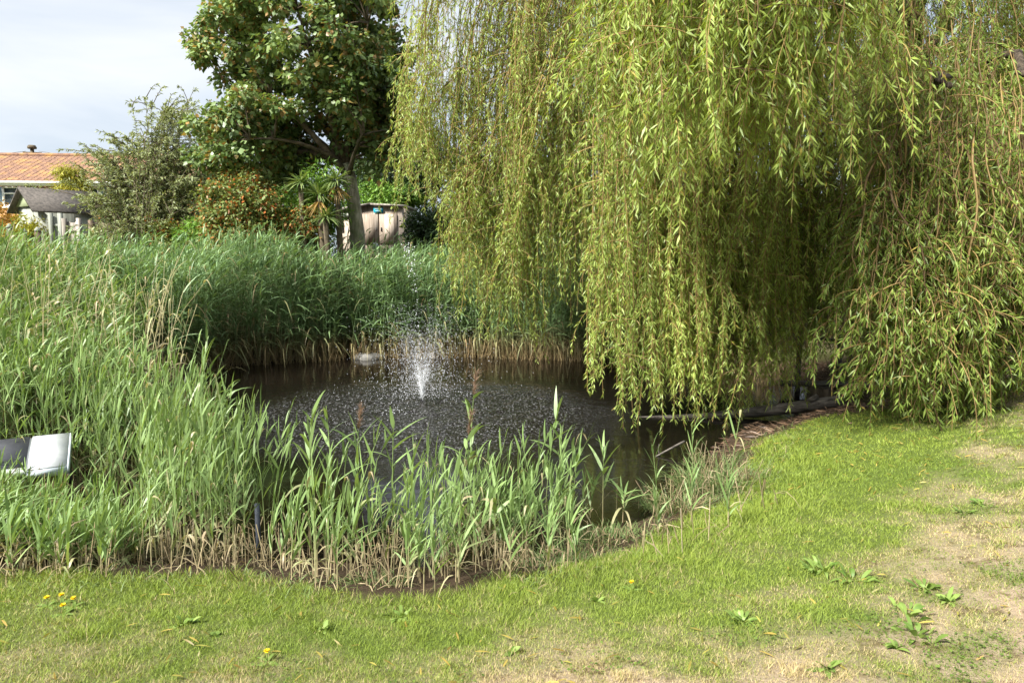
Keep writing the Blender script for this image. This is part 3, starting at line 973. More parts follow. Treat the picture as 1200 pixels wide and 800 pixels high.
bush('evergreen_tree', 'tall dark evergreen behind the right side of the willow', 'tree', 1200, 330, 23, 190, 20, 150, 150, 0.14, 0.07, L_DK, 48, depth=2.0, cr=0.6)
bush('dark_hedge', 'dark shaded shrub below the willow left edge beside the hut', 'hedge', 505, 315, 22.5, 65, 232, 60, 120, 0.09, 0.05, L_DK, 31, cr=0.3)
for (u, wp, vt, yy, sd, lab) in ((300, 190, 190, 29, 39, 'dark evergreen hedge showing beneath the crown of the broadleaf tree'),
                                 (180, 150, 205, 30, 40, 'dark evergreen hedge behind the wispy grey green shrub'),
                                 (540, 130, 225, 27, 41, 'dark shrub between the hut and the pale fence panel'),
                                 (720, 170, 215, 23, 32, 'dark evergreen shrub behind the middle of the willow'),
                                 (860, 210, 190, 22, 33, 'big dark shrub behind the willow curtain over the log'),
                                 (1010, 210, 205, 20, 34, 'dark shrub behind the low timber barrier'),
                                 (1170, 190, 215, 17.5, 35, 'dark hedge behind the willow at the right edge of the lawn'),
                                 (1330, 220, 190, 17, 36, 'tall dark hedge continuing past the willow beyond the frame')):
    bush('dark_hedge', lab, 'hedge', u, 350, yy, wp, vt, 150, 150, 0.10, 0.055, L_DK, sd, depth=1.6, cr=0.5, stems=8)
bush('mixed_shrub', 'mid green shrub standing between brown fence and far reeds', 'shrub', 250, 318, 19.6, 95, 240, 60, 120, 0.1, 0.04, L_BR, 37, cr=0.25, dryp=0.08)
bush('light_shrub', 'yellow green shrub low between the berried shrub and the cordylines', 'shrub', 322, 318, 17.9, 60, 232, 60, 110, 0.1, 0.04, L_BR, 45, cr=0.25, dryp=0.1)
bush('mixed_shrub', 'rust tinged shrub below the grey green wispy shrub', 'shrub', 205, 318, 19.9, 70, 246, 55, 110, 0.09, 0.045, L_MIX, 46, cr=0.25, dryp=0.2)
bush('light_shrub', 'low green shrub in front of the brown weathered fence', 'shrub', 135, 318, 20.6, 90, 262, 55, 110, 0.09, 0.04, L_GREY, 47, cr=0.25)
bush('light_shrub', 'bright green bush behind the leftmost spiky cordyline', 'shrub', 335, 300, 21.5, 80, 186, 70, 120, 0.1, 0.045, L_BR, 49, cr=0.3, dryp=0.15)
bush('nettle_patch', 'bright green broad leaved weed clump at the left edge by the reeds', 'plant', 4, 480, 8.2, 46, 405, 30, 60, 0.07, 0.045, L_BR, 38, cr=0.16)
tag(bpy.data.objects['nettle_patch'], cat='weed clump')


def wispy(name, label, cat, items, y, mat, seed, spacing=0.035, L=0.07, W=0.016, nsub=3):
    """Arching whippy stems with narrow leaves: items are (base u, tip u, tip v, n, spread px)."""
    rng = np.random.default_rng(seed)
    u0 = items[0][0]
    b0 = pix(u0, 285, y)
    g0 = gz(b0[0], y)
    root = thing(name, (b0[0], y, g0), label, cat)
    st, lf = MB(), MB()
    P = []
    for (ub, ut, vt, n_, spd) in items:
        for k in range(n_):
            s0 = pix(ub + rng.normal() * 8, 285, y) + np.array([0, rng.normal() * 0.35, 0])
            s0[2] = g0 - 0.05
            e = pix(ut + rng.normal() * spd, vt + abs(rng.normal()) * spd * 0.7, y) + np.array([0, rng.normal() * 0.5, 0])
            mid = np.array([s0[0] * 0.55 + e[0] * 0.45, (s0[1] + e[1]) / 2, e[2] + 0.05 + 0.25 * abs(e[0] - s0[0])])
            P.append(bez(s0, mid, e, 12))
    P = np.array(P)
    sub = []
    for c in P:
        for k in range(nsub):
            i = rng.integers(4, 11)
            e = c[i] + np.array([rng.normal() * 0.28 + 0.4 * (c[-1, 0] - c[0, 0]) * 0.2, rng.normal() * 0.25, 0.22 + rng.normal() * 0.2])
            e2 = e + np.array([np.sign(e[0] - c[i, 0]) * 0.12, 0, -0.05])
            sub.append(np.stack([bez(c[i], e, e2, 12)[j] for j in range(12)]))
    A = np.concatenate([P, np.array(sub)])
    st.tubes(A, np.linspace(0.012, 0.003, 12)[None], 3)
    st.build('stem', M_STEM, root)
    scatter_leaves(lf, A, spacing, L, W, rng, skip=0.22, ang=0.7)
    lf.build('foliage', mat, root)
    return root


def scatter_leaves(mb, A, spacing, L, W, rng, skip=0.05, ang=0.6, down=0.25, tone_s=None, dryp=0.02, keep=None):
    """Alternate narrow leaves along many polylines A (N,S,3)."""
    N, S, _ = A.shape
    seg = np.linalg.norm(np.diff(A, axis=1), axis=2)
    tot = seg.sum(1)
    cnt = np.maximum(2, (tot * (1 - skip) / spacing).astype(int))
    sid = np.repeat(np.arange(N), cnt)
    f = skip + (1 - skip) * rng.random(len(sid)) if keep is None else skip + (1 - skip) * rng.random(len(sid)) ** keep
    x = f * (S - 1)
    i = np.minimum(x.astype(int), S - 2)
    fr_ = (x - i)[:, None]
    pos = A[sid, i] * (1 - fr_) + A[sid, i + 1] * fr_
    tan = unit(A[sid, i + 1] - A[sid, i])
    o = perp(tan, rng)
    d = unit(tan * math.cos(ang) + o * math.sin(ang) + np.array([0, 0, -down]) + rng.normal(size=o.shape) * 0.18)
    side = perp(d, rng)
    ll = L * (0.55 + 0.75 * rng.random(len(sid)))
    base_t = rng.random(N) * 0.5 if tone_s is None else tone_s
    tone = np.clip(base_t[sid] + rng.random(len(sid)) * 0.5, 0, 1)
    dry = np.where(rng.random(len(sid)) < dryp, 0.7, 0.0)
    mb.leaves(pos, d, side, ll, W * (0.8 + 0.4 * rng.random(len(sid))), 0.1, 0.12, tone, dry)


wispy('wispy_shrub', 'tall wispy grey green shrub reaching above the fence left of the big tree', 'shrub',
      [(178, 205, 125, 26, 14), (172, 180, 160, 26, 18), (168, 150, 195, 30, 18), (180, 225, 175, 24, 16), (160, 120, 178, 12, 10), (150, 122, 225, 26, 16), (190, 215, 215, 26, 16), (170, 165, 235, 34, 24), (185, 238, 205, 16, 12)],
      20.3, L_GREY, 61, spacing=0.02, L=0.10, W=0.024, nsub=5)


def cordyline(label, u, v, y, R, seed, skirt=False):
    rng = np.random.default_rng(seed)
    h = pix(u, v, y)
    g0 = gz(h[0], y)
    root = thing('cordyline', (h[0], y, g0), label, 'palm', 'spiky cordylines by the hut')
    q = MB(); q.tubes(bez((h[0] + 0.05, y, g0 - 0.05), (h[0] + 0.1, y, (g0 + h[2]) / 2), h, 7), np.linspace(0.09, 0.06, 7), 7); q.build('trunk', M_STEM, root)
    n_ = 90
    d = rdir(n_, rng); d[:, 2] = np.abs(d[:, 2]) * 1.1 - 0.25; d = unit(d)
    q = MB()
    q.blades(np.repeat(h[None], n_, 0) + d * 0.05, d, unit(np.cross(d, np.array([0, 0, 1.0]) + rng.normal(size=d.shape) * 0.2)), R * (0.7 + 0.4 * rng.random(n_)), 0.045, 0.35, 4, rng.random(n_), 0, 'reed')
    q.build('crown', L_PALM, root)
    if skirt:
        n_ = 60
        d = rdir(n_, rng); d[:, 2] = -np.abs(d[:, 2]) - 0.6; d = unit(d)
        q = MB()
        q.blades(np.repeat(h[None], n_, 0) - np.array([0, 0, 0.1]) , d, perp(d, rng), R * 0.9, 0.04, 0.1, 3, 0.5, 0.8 + 0.2 * rng.random(n_), 'reed')
        q.build('dead_leaves', L_PALM, root)


cordyline('spiky cordyline leftmost of the group by the hut', 352, 214, 17.6, 0.5, 71)
cordyline('spiky cordyline over orange dead leaves just left of the forked trunk', 394, 212, 17.7, 0.5, 72, True)
cordyline('spiky cordyline between the two others below the light bush', 374, 229, 17.5, 0.5, 73, True)
cordyline('lowest spiky cordyline at the left corner of the hut', 381, 255, 17.4, 0.5, 74)

# ------------------------------------------------------------------ the weeping willow
rng = np.random.default_rng(101)
WX, WY = 6.45, 13.0
wz = gz(WX, WY) - 0.05
willow = thing('willow_tree', (WX, WY, wz), 'huge weeping willow with long yellow green curtains hanging over the pond', 'tree')
trunk_pts = np.array([(WX, WY, wz), (WX + 0.05, WY, 0.4), (WX + 0.12, WY, 1.6), (WX + 0.1, WY + 0.05, 3.0), (WX + 0.02, WY + 0.1, 4.2), (WX - 0.1, WY + 0.1, 5.6), (WX - 0.25, WY + 0.1, 7.2)])
q = MB(); q.tubes(trunk_pts, [0.46, 0.36, 0.33, 0.33, 0.30, 0.25, 0.2], 12); q.build('trunk', M_BARK_W, willow, smooth=True)
LIMBS = [
    ((WX, WY, 4.4), (4.2, 12.4, 5.0), (2.6, 11.6, 4.75), 0.15, 0.05),      # the level bough reaching left
    ((WX, WY, 5.0), (4.5, 11.5, 8.2), (2.2, 10.0, 7.3), 0.17, 0.05),
    ((WX, WY, 5.4), (3.0, 13.5, 8.8), (-1.0, 13.2, 7.2), 0.17, 0.04),
    ((WX + 0.05, WY, 4.2), (7.15, 12.9, 5.4), (7.65, 12.6, 8.2), 0.15, 0.08),       # the second stem leaning right
    ((WX + 0.35, WY, 5.0), (8.6, 12.4, 5.3), (10.5, 11.5, 4.6), 0.06, 0.03),
    ((WX, WY, 4.6), (5.6, 10.0, 7.6), (4.6, 8.0, 6.2), 0.16, 0.05),
    ((WX, WY, 5.6), (4.0, 9.0, 8.4), (1.6, 6.9, 6.4), 0.14, 0.04),
    ((WX, WY, 6.0), (4.6, 14.8, 8.6), (1.2, 16.2, 7.6), 0.15, 0.05),
    ((WX, WY, 6.0), (8.8, 14.5, 8.5), (10.2, 15.0, 7.2), 0.15, 0.05),
    ((WX, WY, 2.4), (8.2, 12.3, 3.2), (9.6, 11.8, 3.0), 0.1, 0.05),
    ((WX, WY, 3.2), (5.6, 10.4, 4.6), (4.3, 7.9, 3.4), 0.11, 0.03),
    ((WX, WY, 3.8), (6.6, 10.4, 5.0), (5.4, 8.2, 3.3), 0.10, 0.03),
    ((2.4, 13.6, 8.0), (1.0, 13.2, 7.2), (-0.3, 13.4, 5.6), 0.06, 0.02),
]
for (a, b_, c, r0, r1) in LIMBS:
    pts = bez(a, b_, c, 14) + np.concatenate([[np.zeros(3)], rng.normal(size=(13, 3)) * 0.05])
    q = MB(); q.tubes(pts, np.linspace(r0, r1, 14), 8); q.build('limb', M_BARK_W, willow, smooth=True)


def curtain(spec, seed):
    """One curtain of hanging shoots: strands clustered in tassels, leafy twigs off each strand."""
    rng = np.random.default_rng(seed)
    A, TS, RM = [], [], []
    u0, u1 = spec['u']
    y0, y1 = spec['y']
    nc = spec['n'] // spec.get('per', 7)
    for k in range(nc):
        uc = u0 + (u1 - u0) * (k + rng.random()) / nc
        yc = y0 + (y1 - y0) * rng.random()
        vb = spec['vb'](uc) + rng.normal() * spec.get('vj', 18)
        zt_c = spec['zt'] + rng.normal() * spec.get('ztj', 0.8)
        if rng.random() < spec.get('low', 0.25):
            zt_c = zt_c * 0.55 + 0.8
        zb_c = pix(uc, vb, yc)[2]
        tone_c = np.clip(spec.get('tone', 0.2) + rng.random() * spec.get('tr', 0.6) - 0.1, 0, 0.8)
        sway = np.array([rng.normal() * 0.30 + spec.get('sway', 0.05), rng.normal() * 0.22])
        curl = rng.normal(size=2) * 0.10
        rad = 0.10 + 0.12 * rng.random()
        xc = pix(uc, vb, yc)[0]
        for j in range(spec.get('per', 7)):
            x, y = xc + rng.normal() * rad, yc + rng.normal() * rad
            zb = zb_c + abs(rng.normal()) * 0.55
            zt = zt_c + rng.normal() * 0.2
            if zt - zb < 0.8:
                zt = zb + 0.8
            S = 16
            t = np.linspace(0, 1, S)
            od = np.array([x - WX, y - WY]); od = od / (np.linalg.norm(od) + 1e-6)
            outl = 0.45 + 0.3 * rng.random()
            prof = 1 - (1 - t) ** 3
            z = zt - (zt - zb) * t ** 1.05
            ph = rng.random(4) * 6.28
            wob = 0.09 * t
            px_ = x - od[0] * outl * (1 - prof) + sway[0] * t ** 2 + wob * np.sin(ph[0] + t * (5 + 4 * rng.random())) + 0.035 * np.sin(ph[2] + 17 * t) + curl[0] * np.sin(3.5 * t + ph[3])
            py_ = y - od[1] * outl * (1 - prof) + sway[1] * t ** 2 + wob * np.sin(ph[1] + t * (5 + 4 * rng.random()))
            A.append(np.stack([px_, py_, z], 1)); TS.append(tone_c); RM.append(2.2 if j == 0 else 1.2)
            main = A[-1]
            for s in range(spec.get('sub', 3) + 4):
                i = rng.integers(1, S - 2)
                ln = 0.15 + 0.65 * rng.random() ** 1.4
                az = rng.random() * 6.28
                o = np.array([math.cos(az), math.sin(az), 0]) * (0.08 + 0.52 * rng.random() ** 1.3)
                tt = np.linspace(0, 1, S)[:, None]
                c = main[i] + o * (1 - (1 - tt) ** 2) + np.array([0, 0, -ln]) * tt ** (1.3 + rng.random())
                gl = spec.get('floor')
                if gl is not None:
                    c[:, 2] = np.maximum(c[:, 2], gl)
                A.append(c); TS.append(np.clip(tone_c + rng.normal() * 0.1, 0, 0.6)); RM.append(0.9)
    A = np.array(A); TS = np.array(TS)
    lf = MB()
    scatter_leaves(lf, A, spec.get('sp', 0.027), spec.get('L', 0.082), spec.get('W', 0.0155), rng, skip=0.04, ang=0.85, down=0.22, tone_s=TS, dryp=0.03, keep=spec.get('keep', 0.8))
    o = lf.build('curtain', M_WILLOW, willow)
    tw = MB()
    tw.tubes(A, np.linspace(0.0065, 0.0022, A.shape[1])[None] * spec.get('tw', 1.0) * np.array(RM)[:, None] * np.minimum(1.0, 0.25 + np.linspace(0, 6, A.shape[1]))[None], 3, tone=np.clip(0.25 + TS + rng.normal(size=len(TS)) * 0.25, 0, 1), dry=0)
    # twigs sit beside the leaves as a sub-part
    tw.build('twig', M_TWIG, o)
    return len(A)


def lin(*pts):
    xs, ys = zip(*pts)
    return lambda u: float(np.interp(u, xs, ys))


CURT = [  # tone per curtain puts sunlit front and shaded inner parts into leaf colour
    dict(u=(706, 800), y=(9.2, 10.6), n=150, vb=lin((706, 462), (760, 486), (800, 492)), zt=7.0, tone=0.22, sub=4, vj=14),
    dict(u=(795, 900), y=(9.2, 11.0), n=168, vb=lin((795, 488), (870, 486), (905, 455)), zt=7.0, tone=0.18, sub=4, vj=14),
    dict(u=(1008, 1105), y=(7.2, 8.8), n=120, vb=lin((1008, 470), (1040, 505), (1105, 520)), zt=2.9, ztj=0.45, tone=0.02, tr=0.35, sub=4, vj=16, tw=1.3, low=0.15),
    dict(u=(1100, 1196), y=(7.4, 9.0), n=112, vb=lin((1100, 515), (1160, 500), (1196, 460)), zt=2.9, ztj=0.45, tone=0.0, tr=0.35, sub=4, vj=16, tw=1.3, low=0.15),
    dict(u=(484, 600), y=(12.2, 14.0), n=175, vb=lin((484, 215), (505, 260), (530, 335), (600, 380)), zt=8.0, ztj=1.2, tone=0.16, vj=26, sub=3, low=0.4, sp=0.032),
    dict(u=(585, 720), y=(11.6, 14.2), n=231, vb=lin((590, 370), (640, 330), (690, 335), (720, 400)), zt=8.2, ztj=1.2, tone=0.15, vj=30, sub=3, low=0.35, sp=0.030),
    dict(u=(890, 1040), y=(10.8, 13.0), n=170, vb=lin((890, 430), (960, 415), (1010, 430), (1040, 450)), zt=7.2, ztj=1.3, tone=0.0, tr=0.35, vj=26, sub=3, low=0.45),
    dict(u=(690, 830), y=(6.6, 8.0), n=84, vb=lin((690, 120), (760, 175), (800, 230), (830, 250)), zt=6.2, tone=0.30, vj=40, sub=4, L=0.094, W=0.0175, sway=0.2, low=0.0),
    dict(u=(820, 985), y=(6.2, 7.8), n=98, vb=lin((820, 215), (880, 240), (930, 190), (985, 130)), zt=6.0, tone=0.28, vj=36, sub=4, L=0.094, W=0.0175, sway=0.25, low=0.0),
    dict(u=(985, 1035), y=(9.0, 11.5), n=28, vb=lin((990, 230), (1050, 250), (1110, 190)), zt=7.4, tone=0.05, vj=50, sub=3, low=0.2),
    dict(u=(1080, 1250), y=(11.0, 14.5), n=126, vb=lin((1080, 320), (1250, 330)), zt=4.6, ztj=1.3, tr=0.35, tone=0.0, vj=55, sub=3, low=0.5),
    dict(u=(600, 900), y=(14.5, 17.0), n=230, vb=lin((600, 300), (720, 330), (800, 380), (900, 380)), zt=7.6, ztj=1.8, tone=0.02, vj=35, sub=2, low=0.5, sp=0.04),
    dict(u=(900, 1080), y=(14.0, 16.5), n=120, vb=lin((900, 380), (1080, 370)), zt=7.0, ztj=1.8, tone=0.0, vj=35, sub=2, low=0.5, sp=0.04),
    dict(u=(1000, 1200), y=(8.6, 10.4), n=70, vb=lin((1000, 250), (1200, 240)), zt=3.9, ztj=0.8, tone=0.0, tr=0.35, vj=50, sub=4, low=0.0),
    dict(u=(1085, 1215), y=(9.5, 12.5), n=91, vb=lin((1085, 200), (1215, 230)), zt=7.0, ztj=0.8, tone=0.0, tr=0.3, vj=45, sub=4, low=0.2),
    dict(u=(1190, 1330), y=(7.6, 10.5), n=84, vb=lin((1190, 310), (1330, 420)), zt=3.8, tone=0.03, sub=3, vj=45),
]
for k, s in enumerate(CURT):
    curtain(s, 300 + k)

# ------------------------------------------------------------------ reeds
def reeds(mb, base, h, rng, wind=(0.25, 0.0), nl=9, L=0.36, W=0.022, lean=0.10, lo=0.28, dead=0.25, spread=0.75, el0=0.75, wl=0.8, upright=0.0, droop=0.45, S=5, stem_r=0.0045, tone=0.0, tan_h=0.35):
    """Reed plants: jointed stems with long drooping blades, tan and ragged near the water."""
    N = len(base)
    h = np.broadcast_to(h, (N,))
    wv = np.array([wind[0], wind[1], 0.0])
    ln = rng.normal(size=(N, 3)) * lean; ln[:, 2] = 0
    ln = ln + wv * 0.45
    SS = 7
    t = np.linspace(0, 1, SS)
    P = base[:, None, :] + np.array([0, 0, 1.0]) * (h[:, None] * t)[..., None] + ln[:, None, :] * (h[:, None] * t ** 2)[..., None]
    ts = np.clip(tone + rng.random(N) * 0.45, 0, 1)
    sd = np.clip(1.0 - (t[None, :] * h[:, None] / tan_h) * 0.55, 0.08, 0.95)
    mb.tubes(P, np.linspace(1.0, 0.5, SS)[None] * stem_r, 3, np.repeat(ts[:, None] + 0.2, SS, 1), sd)
    f = lo + (1 - lo) * ((np.arange(nl)[None] + rng.random((N, nl))) / nl)
    x = f * (SS - 1)
    i = np.minimum(x.astype(int), SS - 2)
    fr_ = (x - i)[..., None]
    rows = np.arange(N)[:, None]
    pos = P[rows, i] * (1 - fr_) + P[rows, i + 1] * fr_
    az0 = rng.random(N) * 6.28
    az = az0[:, None] + np.arange(nl)[None] * math.pi + rng.normal(size=(N, nl)) * 0.7
    hor = np.stack([np.cos(az), np.sin(az), np.zeros_like(az)], -1)
    el = (el0 + 0.6 * f + rng.normal(size=f.shape) * 0.2 + upright)
    el = np.minimum(el, 1.45)
    d = unit(hor * (np.cos(el) * spread)[..., None] + np.array([0, 0, 1.0]) * np.sin(el)[..., None] + wv * wl)
    side = unit(np.cross(d, np.array([0, 0, 1.0]) + rng.normal(size=d.shape) * 0.25))
    LL = L * (0.55 + 0.6 * rng.random(f.shape)) * np.where(f > 0.9, 0.75, 1.0)
    dry = np.clip((lo + dead - f) / dead, 0, 1) * (0.5 + 0.5 * rng.random(f.shape)) + np.where(rng.random(f.shape) < 0.07, 0.35 + 0.6 * rng.random(f.shape), 0)
    tn = np.clip(ts[:, None] + rng.random(f.shape) * 0.5, 0, 1)
    dr = droop * (0.5 + rng.random(f.shape)) + np.where(dry > 0.4, 0.7, 0)
    k = N * nl
    mb.blades(pos.reshape(k, 3), d.reshape(k, 3), side.reshape(k, 3), LL.ravel(), (W * (0.7 + 0.6 * rng.random(f.shape))).ravel(), dr.ravel(), S, tn.ravel(), np.clip(dry, 0, 1).ravel(), 'reed',
              wind=np.repeat(wv[None] * 0.9, k, 0))
    return P


def stubble(mb, base, rng, h=0.3, r=0.004, lean=0.25):
    """Cut and broken dead stems."""
    N = len(base)
    hh = h * (0.3 + 1.0 * rng.random(N))
    ln = rng.normal(size=(N, 3)) * lean; ln[:, 2] = 0
    t = np.linspace(0, 1, 3)
    P = base[:, None, :] + (np.array([0, 0, 1.0]) + ln)[:, None, :] * (hh[:, None] * t)[..., None]
    mb.tubes(P, r, 3, rng.random(N), 0.75 + 0.25 * rng.random(N))
    k = N
    az = rng.random(k) * 6.28
    d = unit(np.stack([np.cos(az), np.sin(az), 0.6 * rng.random(k)], 1))
    mb.blades(base + np.array([0, 0, 1.0]) * (hh * rng.random(k))[:, None], d, unit(np.cross(d, np.array([0, 0, 1.0]) + rng.normal(size=d.shape) * 0.4)), 0.10 + 0.22 * rng.random(k), 0.012, 0.7, 3, rng.random(k), 0.8 + 0.2 * rng.random(k), 'reed')


def scatter(n_, xr, yr, cond, rng):
    pts = np.zeros((0, 2))
    while len(pts) < n_:
        p = np.stack([xr[0] + (xr[1] - xr[0]) * rng.random(n_ * 3), yr[0] + (yr[1] - yr[0]) * rng.random(n_ * 3)], 1)
        d = sdist(p[:, 0], p[:, 1])
        pts = np.concatenate([pts, p[cond(p[:, 0], p[:, 1], d, rng.random(len(p)))]])
    pts = pts[:n_]
    z = np.maximum(ground(pts[:, 0], pts[:, 1]), WATER - 0.25)
    return np.concatenate([pts, z[:, None]], 1)


def before_board(B, hh, rng):
    """The reeds in front of the sloping board are short."""
    f = (B[:, 0] / B[:, 1] < -0.50) & (B[:, 1] < 6.2)
    return np.where(f, 0.20 + 0.16 * rng.random(len(B)), hh)


# far bed along the opposite bank
rng = np.random.default_rng(201)
far = MB()
B = scatter(2700, (-8.5, 5.0), (12.5, 20.0), lambda x, y, d, r: (d > -0.35) & (d < 2.6) & (y > 13.4 + 0.0 * x) & (r < np.where(d < 0.8, 1.0, 0.55)) & ((x < 3.4) | (y > 15.5)), rng)
hh = 2.40 + 0.40 * rng.random(len(B)) + 0.5 * (fbm(B[:, 0] * 0.5, B[:, 1] * 0.5, 88, 2) - 0.5) - 0.45 * ss(-0.5, 2.5, B[:, 0]) - 0.12 - 0.5 * ss(-5.2, -7.0, B[:, 0]) - 0.34 * ss(-5.4, -4.4, B[:, 0]) * (1 - ss(-1.4, -0.6, B[:, 0]))
reeds(far, B, hh, rng, wind=(0.16, -0.06), nl=14, L=0.48, W=0.032, lean=0.11, lo=0.15, dead=0.14, stem_r=0.006, tone=0.1, tan_h=0.42, el0=0.3, wl=1.6, droop=0.45, S=4)
B2 = scatter(2600, (-7, 5.0), (12.5, 18.5), lambda x, y, d, r: (d > -0.4) & (d < 0.7) & (y > 13.0), rng)
stubble(far, B2, rng, 0.42, 0.006, 0.3)
tag(far.build('reed_bed', M_REED_FAR), 'dark green reed bed along the far bank above tan stem bases', 'reeds', kind='stuff')

# left bed, tall and wind-combed
rng = np.random.default_rng(202)
left = MB()
B = scatter(1700, (-11.0, -2.6), (6.9, 15.0), lambda x, y, d, r: (d > np.where(y > 7.6, 0.25, -0.4)) & (d < 4.6) & (x > -0.72 * y - 1.3) & (r < np.where(d < 1.5, 1.0, 0.7)), rng)
edge = ss(6.9, 9.0, B[:, 1])
hh = 0.98 + 0.85 * edge + 0.65 * rng.random(len(B)) + 0.5 * (fbm(B[:, 0] * 0.7, B[:, 1] * 0.7, 89, 2) - 0.5) - 0.70 * (1 - ss(0.2, 2.3, sdist(B[:, 0], B[:, 1]))) - 0.08
reeds(left, B, hh, rng, wind=(0.13, -0.03), nl=12, L=0.42, W=0.033, lean=0.10, lo=0.24, dead=0.18, stem_r=0.0055, tone=0.22, tan_h=0.9, el0=0.42, wl=2.6, droop=0.42, spread=0.85)
B3 = scatter(150, (-9.0, -2.8), (6.9, 11.5), lambda x, y, d, r: (d > -0.2) & (d < 3.0), rng)
reeds(left, B3, 1.5 + 0.8 * rng.random(150), rng, wind=(0.12, 0), nl=4, L=0.45, W=0.024, lean=0.12, lo=0.35, dead=2.0, stem_r=0.006, tone=0.9, tan_h=3.0, el0=0.5, droop=0.5)
B2 = scatter(900, (-9, -2.2), (6.8, 12.0), lambda x, y, d, r: (d > -0.3) & (d < 1.8), rng)
stubble(left, B2, rng, 0.8, 0.0045, 0.14)
tag(left.build('reed_bed', M_REED), 'tall pale green reed bed bending in the wind at the left bank', 'reeds', kind='stuff')

# near bed on this side of the water, shorter with gaps
rng = np.random.default_rng(203)
near = MB()
def near_cond(x, y, d, r):
    clump = fbm(x * 1.6, y * 1.6, 93, 2)
    dens = np.maximum(0.22, ss(0.42, 0.62, clump)) * np.where(x < -1.8, 1.0, np.where(x < 0.5, 0.8, 0.05))
    return (d > -0.75) & (d < 1.08) & (y < 7.6) & (x > -6.5) & (x < 1.9) & (r < dens) & ((x < 0.8) | (d > -0.3))
B = scatter(540, (-6.5, 1.9), (4.0, 7.6), near_cond, rng)
dd = sdist(B[:, 0], B[:, 1])
hh = np.where(B[:, 0] < -1.7, 0.72, np.where(B[:, 0] < 0.1, 0.36, 0.30)) + 0.60 * rng.random(len(B)) ** 1.7 + 0.30 * ss(-2.0, -3.2, B[:, 0]) * ss(4.8, 6.5, B[:, 1])
hh = before_board(B, hh, rng)
reeds(near, B, hh, rng, wind=(0.08, 0.0), nl=10, L=0.32, W=0.020, lean=0.12, lo=0.12, dead=0.12, stem_r=0.0045, tone=0.40, tan_h=0.22, el0=0.72, droop=0.30, spread=0.7)
B2 = scatter(650, (-6.0, 2.2), (4.0, 8.0), lambda x, y, d, r: (d > -0.3) & (d < 1.0) & (r < (ss(0.42, 0.62, fbm(x * 2.6, y * 2.6, 94, 2)) + 0.08) * np.where(x > 0.6, 0.35, 1)), rng)
stubble(near, B2, rng, 0.24, 0.0042, 0.28)
tag(near.build('reed_bed', M_REED), 'shorter bright reeds and cut stubble on the near bank', 'reeds', kind='stuff')

# left margin between the lawn and the tall bed
rng = np.random.default_rng(204)
marg = MB()
B = scatter(640, (-8.0, -2.9), (4.6, 7.6), lambda x, y, d, r: (d > 0.2) & (d < 3.6) & (y > 4.75 + 0.10 * (x + 3)) & (x > -0.75 * y - 0.9) & ~((x > -4.4) & (x < -3.1) & (y > 5.5) & (y < 6.75)), rng)
hh = 0.62 + 0.30 * rng.random(len(B)) + 0.35 * ss(5.2, 7.2, B[:, 1])
hh = before_board(B, hh, rng)
reeds(marg, B, hh, rng, wind=(0.18, 0.0), nl=9, L=0.36, W=0.022, lean=0.16, lo=0.15, dead=0.18, stem_r=0.004, tone=0.32, tan_h=0.3, el0=0.5, wl=1.3, droop=0.4)
B2 = scatter(500, (-6, -2.6), (4.4, 6.5), lambda x, y, d, r: (d > 0.3) & (d < 2.2) & (y > 4.6), rng)
stubble(marg, B2, rng, 0.3, 0.004, 0.3)
tag(marg.build('reed_bed', M_REED), 'low leaning reeds round the sloping board between lawn and tall bed', 'reeds', kind='stuff')

# single reeds that stand clear of the bed, each a thing of its own
M_PLUME = leaf_mat('reed_plume', (0.12, 0.075, 0.05), (0.34, 0.22, 0.15), (0.4, 0.3, 0.2), 0.2)
SOLO = [(362, 452, 5.5, False, 'reed leaning at the left end of the row before the open water'),
        (392, 450, 5.5, False, 'second reed of the row before the water, left of the fountain'),
        (420, 478, 5.6, True, 'short brown plumed reed below left of the fountain'),
        (462, 466, 5.5, False, 'broad leaved reed directly below the fountain splash'),
        (487, 520, 5.4, False, 'low bushy reed right of the splash in front of the water'),
        (541, 482, 5.4, True, 'reed with brown plume nearest the middle of the pond'),
        (553, 438, 5.7, True, 'tallest brown plumed reed right of the fountain'),
        (585, 545, 5.3, False, 'fan shaped short reed in front of the pale water patch'),
        (644, 447, 6.0, False, 'tall upright reed against dark water left of the willow tips'),
        (661, 478, 6.0, False, 'reed close behind the tall upright one, leaning right'),
        (676, 512, 6.1, False, 'dense pale green reed clump stem against the dark water'),
        (712, 500, 6.2, False, 'rightmost tall reed before the dark water under the willow'),
        (735, 555, 6.2, False, 'thin short reed right of the rightmost tall one')]
